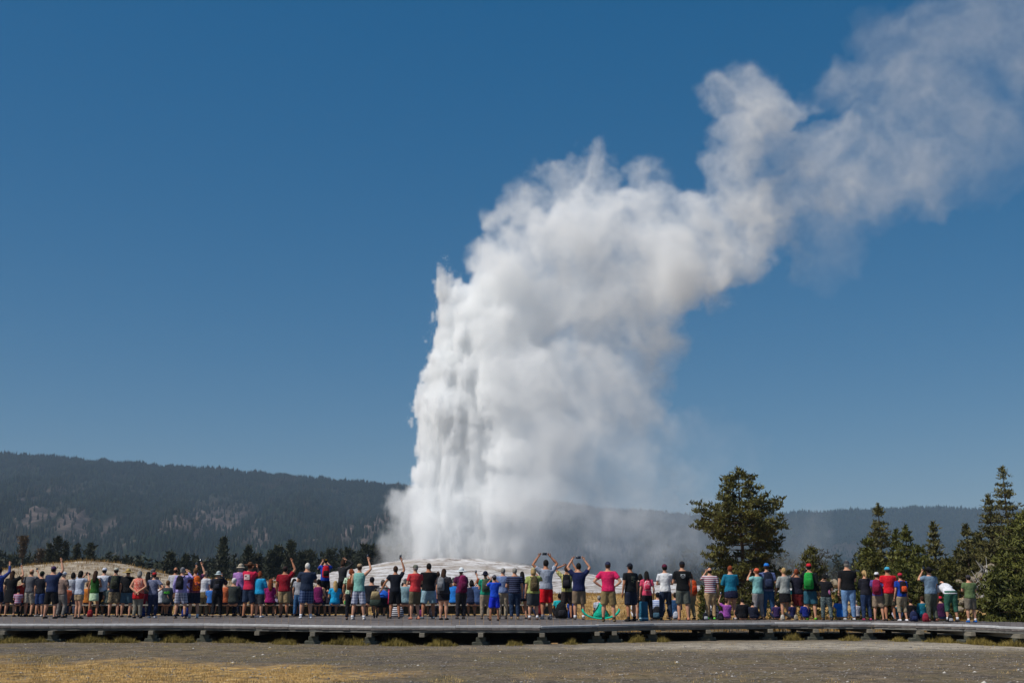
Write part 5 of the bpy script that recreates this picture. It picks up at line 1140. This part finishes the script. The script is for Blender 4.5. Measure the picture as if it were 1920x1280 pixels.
# ---------------------------------------------------------------- things set down on the boardwalk
def ground_pack(px, Y, col, c2, lab, s=1., name='backpack', cat='backpack'):
    r = tag(link(name, None, loc=((px-960)*Y/2184, Y, 0)), lab, cat, 'bags set down on the boardwalk'); r.rotation_euler = (0, 0, random.uniform(-.4, .4))
    g = G(); g.loft([(0, .15*s, .09*s), (.04*s, .18*s, .12*s), (.22*s, .17*s, .12*s), (.36*s, .13*s, .09*s), (.43*s, .06*s, .04*s)], 12); link('pack_body', g.mesh('pack_body', cloth(col), True), r)
    g = G(); g.loft([(.05*s, .10*s, .03*s, -.115*s), (.10*s, .12*s, .05*s, -.12*s), (.20*s, .11*s, .04*s, -.115*s), (.23*s, .08*s, .02*s, -.105*s)], 10); link('front_pocket', g.mesh('front_pocket', cloth(c2), True), r)
    g = G(); g.tube([(-.04*s, 0, .42*s), (0, 0, .48*s), (.04*s, 0, .42*s)], [.01*s]*3, 6, False); link('carry_loop', g.mesh('carry_loop', cloth(c2), True), r)
for a in [(1052, 40.6, (20, 20, 24), (34, 34, 40), 'big black backpack standing behind the seated aqua T-shirt', 1.25), (1073, 41., (34, 66, 130), (26, 50, 100), 'small blue backpack between the brown shorts and the khaki shorts', .9),
          (1231, 39.0, (24, 24, 30), (60, 90, 110), 'black backpack behind the seated striped shirt', 1.0), (1266, 39.3, (180, 186, 200), (150, 156, 170), 'pale tote bag behind the seated denim jacket', .6), (1321, 38.1, (24, 26, 36), (180, 184, 190), 'dark bag with pale badge left of the green shoes', .55),
          (1350, 38.0, (22, 22, 26), (40, 40, 46), 'flat black bag between the green shoes and the violet T-shirt', .55), (1465, 38.0, (188, 182, 172), (160, 152, 140), 'cream bundle on the deck beside the dark skirt', .42), (1490, 38.0, (150, 140, 124), (130, 120, 104), 'beige bag on the deck behind the maroon shorts', .42),
          (1710, 36.4, (28, 36, 70), (36, 46, 90), 'wide navy bag lying beside the olive grey trousers', .75), (1732, 36.3, (150, 40, 60), (120, 30, 46), 'red bag behind the seated teal jacket', .6), (1778, 35.8, (30, 30, 36), (170, 170, 176), 'black bag the bending woman reaches for', .5),
          (268, 43.2, (30, 44, 88), (40, 56, 110), 'navy backpack under the bench by the grey trousers', .8), (350, 43.2, (30, 46, 120), (24, 38, 96), 'blue backpack under the bench below the plaid shorts', .8), (172, 43.3, (150, 40, 44), (120, 30, 34), 'red bag under the bench left of the mint skirt', .6), (813, 43.2, (26, 24, 32), (44, 40, 52), 'black pack under the bench by the pale denim shorts', .9),
          (790, 43.3, (110, 40, 92), (90, 30, 74), 'purple bag under the bench by the olive shorts', .6), (1334, 39.4, ('floral', (206, 206, 214), (40, 40, 52)), (60, 60, 70), 'black and white patterned pack seen between the tan trousers', 1.3)]:
    ground_pack(*a)
def teal_bag():
    r = tag(link('carrier_bag', None, loc=((1126-960)*37.6/2184, 37.6, 0)), 'bright turquoise carrier lying open at the feet of the hot pink T-shirt', 'bag')
    m = cloth((26, 176, 148)); g = G()
    R_ = []
    for i in range(13):
        a = math.pi*(1+i/12); x_ = math.cos(a)*.62; z_ = .34+math.sin(a)*.30*(1 if abs(math.cos(a)) < .96 else .9); w2 = .05+.12*math.sin(math.pi*i/12)
        R_.append([(x_, -w2, z_), (x_, w2, z_), (x_*.93, w2*.8, z_+.05), (x_*.93, -w2*.8, z_+.05)])
    g.rings(R_); link('sling', g.mesh('sling', m, True), r)
    g = G(); g.loft([(.08, .24, .10), (.2, .26, .12), (.36, .16, .10), (.50, .09, .06), (.56, .04, .03)], 12); link('pouch', g.mesh('pouch', m, True), r)
    for s in (-1, 1):
        g = G(); g.tube([(s*.3, 0, .12), (s*.12, -.06, .4), (s*.05, -.04, .52)], [.014]*3, 6, False); link('strap', g.mesh('strap', cloth((24, 30, 30)), True), r)
teal_bag()
def towel():
    r = tag(link('rolled_mat', None, loc=((1206-960)*37.4/2184, 37.4, 0)), 'steel blue rolled mat standing upright beside the black leggings', 'mat')
    g = G(); g.loft([(0, .14, .11), (.02, .15, .12), (.55, .14, .11), (.60, .12, .09)], 14); link('mat_roll', g.mesh('mat_roll', cloth((36, 92, 118)), True), r)
    g = G(); g.loft([(.05, .152, .122), (.10, .154, .124)], 14); link('band', g.mesh('band', cloth((150, 186, 200)), True), r)
towel()
def striped_bag():
    r = tag(link('striped_bag', None, loc=((746-960)*42.2/2184, 42.2, 0)), 'black and white striped bag on the deck behind the raised arm by the stroller', 'bag')
    g = G(); g.loft([(0, .19, .12), (.06, .23, .15), (.26, .21, .13), (.36, .15, .08)], 12); link('bag_body', g.mesh('bag_body', cloth(('stripes', (200, 200, 206), (30, 26, 44))), True), r)
    g = G(); g.tube([(-.1, 0, .34), (0, 0, .48), (.1, 0, .34)], [.012]*3, 6, False); link('handle', g.mesh('handle', cloth((30, 26, 44)), True), r)
striped_bag()
def stroller():
    Y = 41.4; r = tag(link('stroller', None, loc=((718-960)*Y/2184, Y, 0)), 'black baby stroller with bright blue canopy parked behind the bench', 'stroller')
    M = cloth((26, 26, 30)); g = G()
    for s in (-1, 1):
        g.tube([(s*.24, -.35, 1.02), (s*.24, -.1, .62), (s*.22, .35, .12)], [.014]*3, 7, False); g.tube([(s*.24, -.38, .12), (s*.24, -.05, .56)], [.013]*2, 7, False)
    g.tube([(-.24, -.35, 1.02), (.24, -.35, 1.02)], [.017]*2, 7, False); g.tube([(-.24, -.38, .12), (.24, -.38, .12)], [.012]*2, 7, False); link('frame', g.mesh('frame', M, True), r)
    g = G(); g.loft([(.36, .20, .16), (.50, .22, .18), (.72, .22, .10, -.1), (.76, .2, .05, -.12)], 12); link('seat', g.mesh('seat', cloth((20, 22, 34)), True), r)
    g = G(); g.ell((0, -.02, .68), (.25, .27, .28), 14, 7, .05, 1.); link('canopy', g.mesh('canopy', cloth((28, 92, 196)), True), r)
    for x_ in (-.24, .24):
        for y_ in (-.38, .36):
            g = G(); R_ = []
            for w_, rr in ((-.02, .075), (-.02, .105), (.02, .105), (.02, .075)): R_.append([(x_+w_, y_+rr*math.cos(2*math.pi*j/16), .106+rr*math.sin(2*math.pi*j/16)) for j in range(16)])
            g.rings(R_+[R_[0]], False); link('wheel', g.mesh('wheel', M, True), r)
    g = G(); g.tube([(.25, -.36, .98), (.25, -.38, .70), (.24, -.39, .5)], [.018]*3, 7); link('pink_strap', g.mesh('pink_strap', cloth((220, 40, 90)), True), r)
    r2 = tag(link('tote_bag', None, loc=((707-960)*Y/2184, Y-.46, .42)), 'tan and dark green tote hanging from the stroller handle', 'bag')
    g = G(); g.loft([(0, .17, .06), (.03, .20, .08), (.22, .19, .08)], 12); link('lower_half', g.mesh('lower_half', cloth((46, 58, 52)), True), r2)
    g = G(); g.loft([(.222, .19, .08), (.42, .15, .06), (.5, .12, .03)], 12); link('upper_half', g.mesh('upper_half', cloth((150, 134, 100)), True), r2)
    g = G(); g.tube([(-.08, 0, .48), (0, .05, .6), (.08, 0, .48)], [.01]*3, 6, False); link('handle', g.mesh('handle', cloth((120, 104, 80)), True), r2)
stroller()
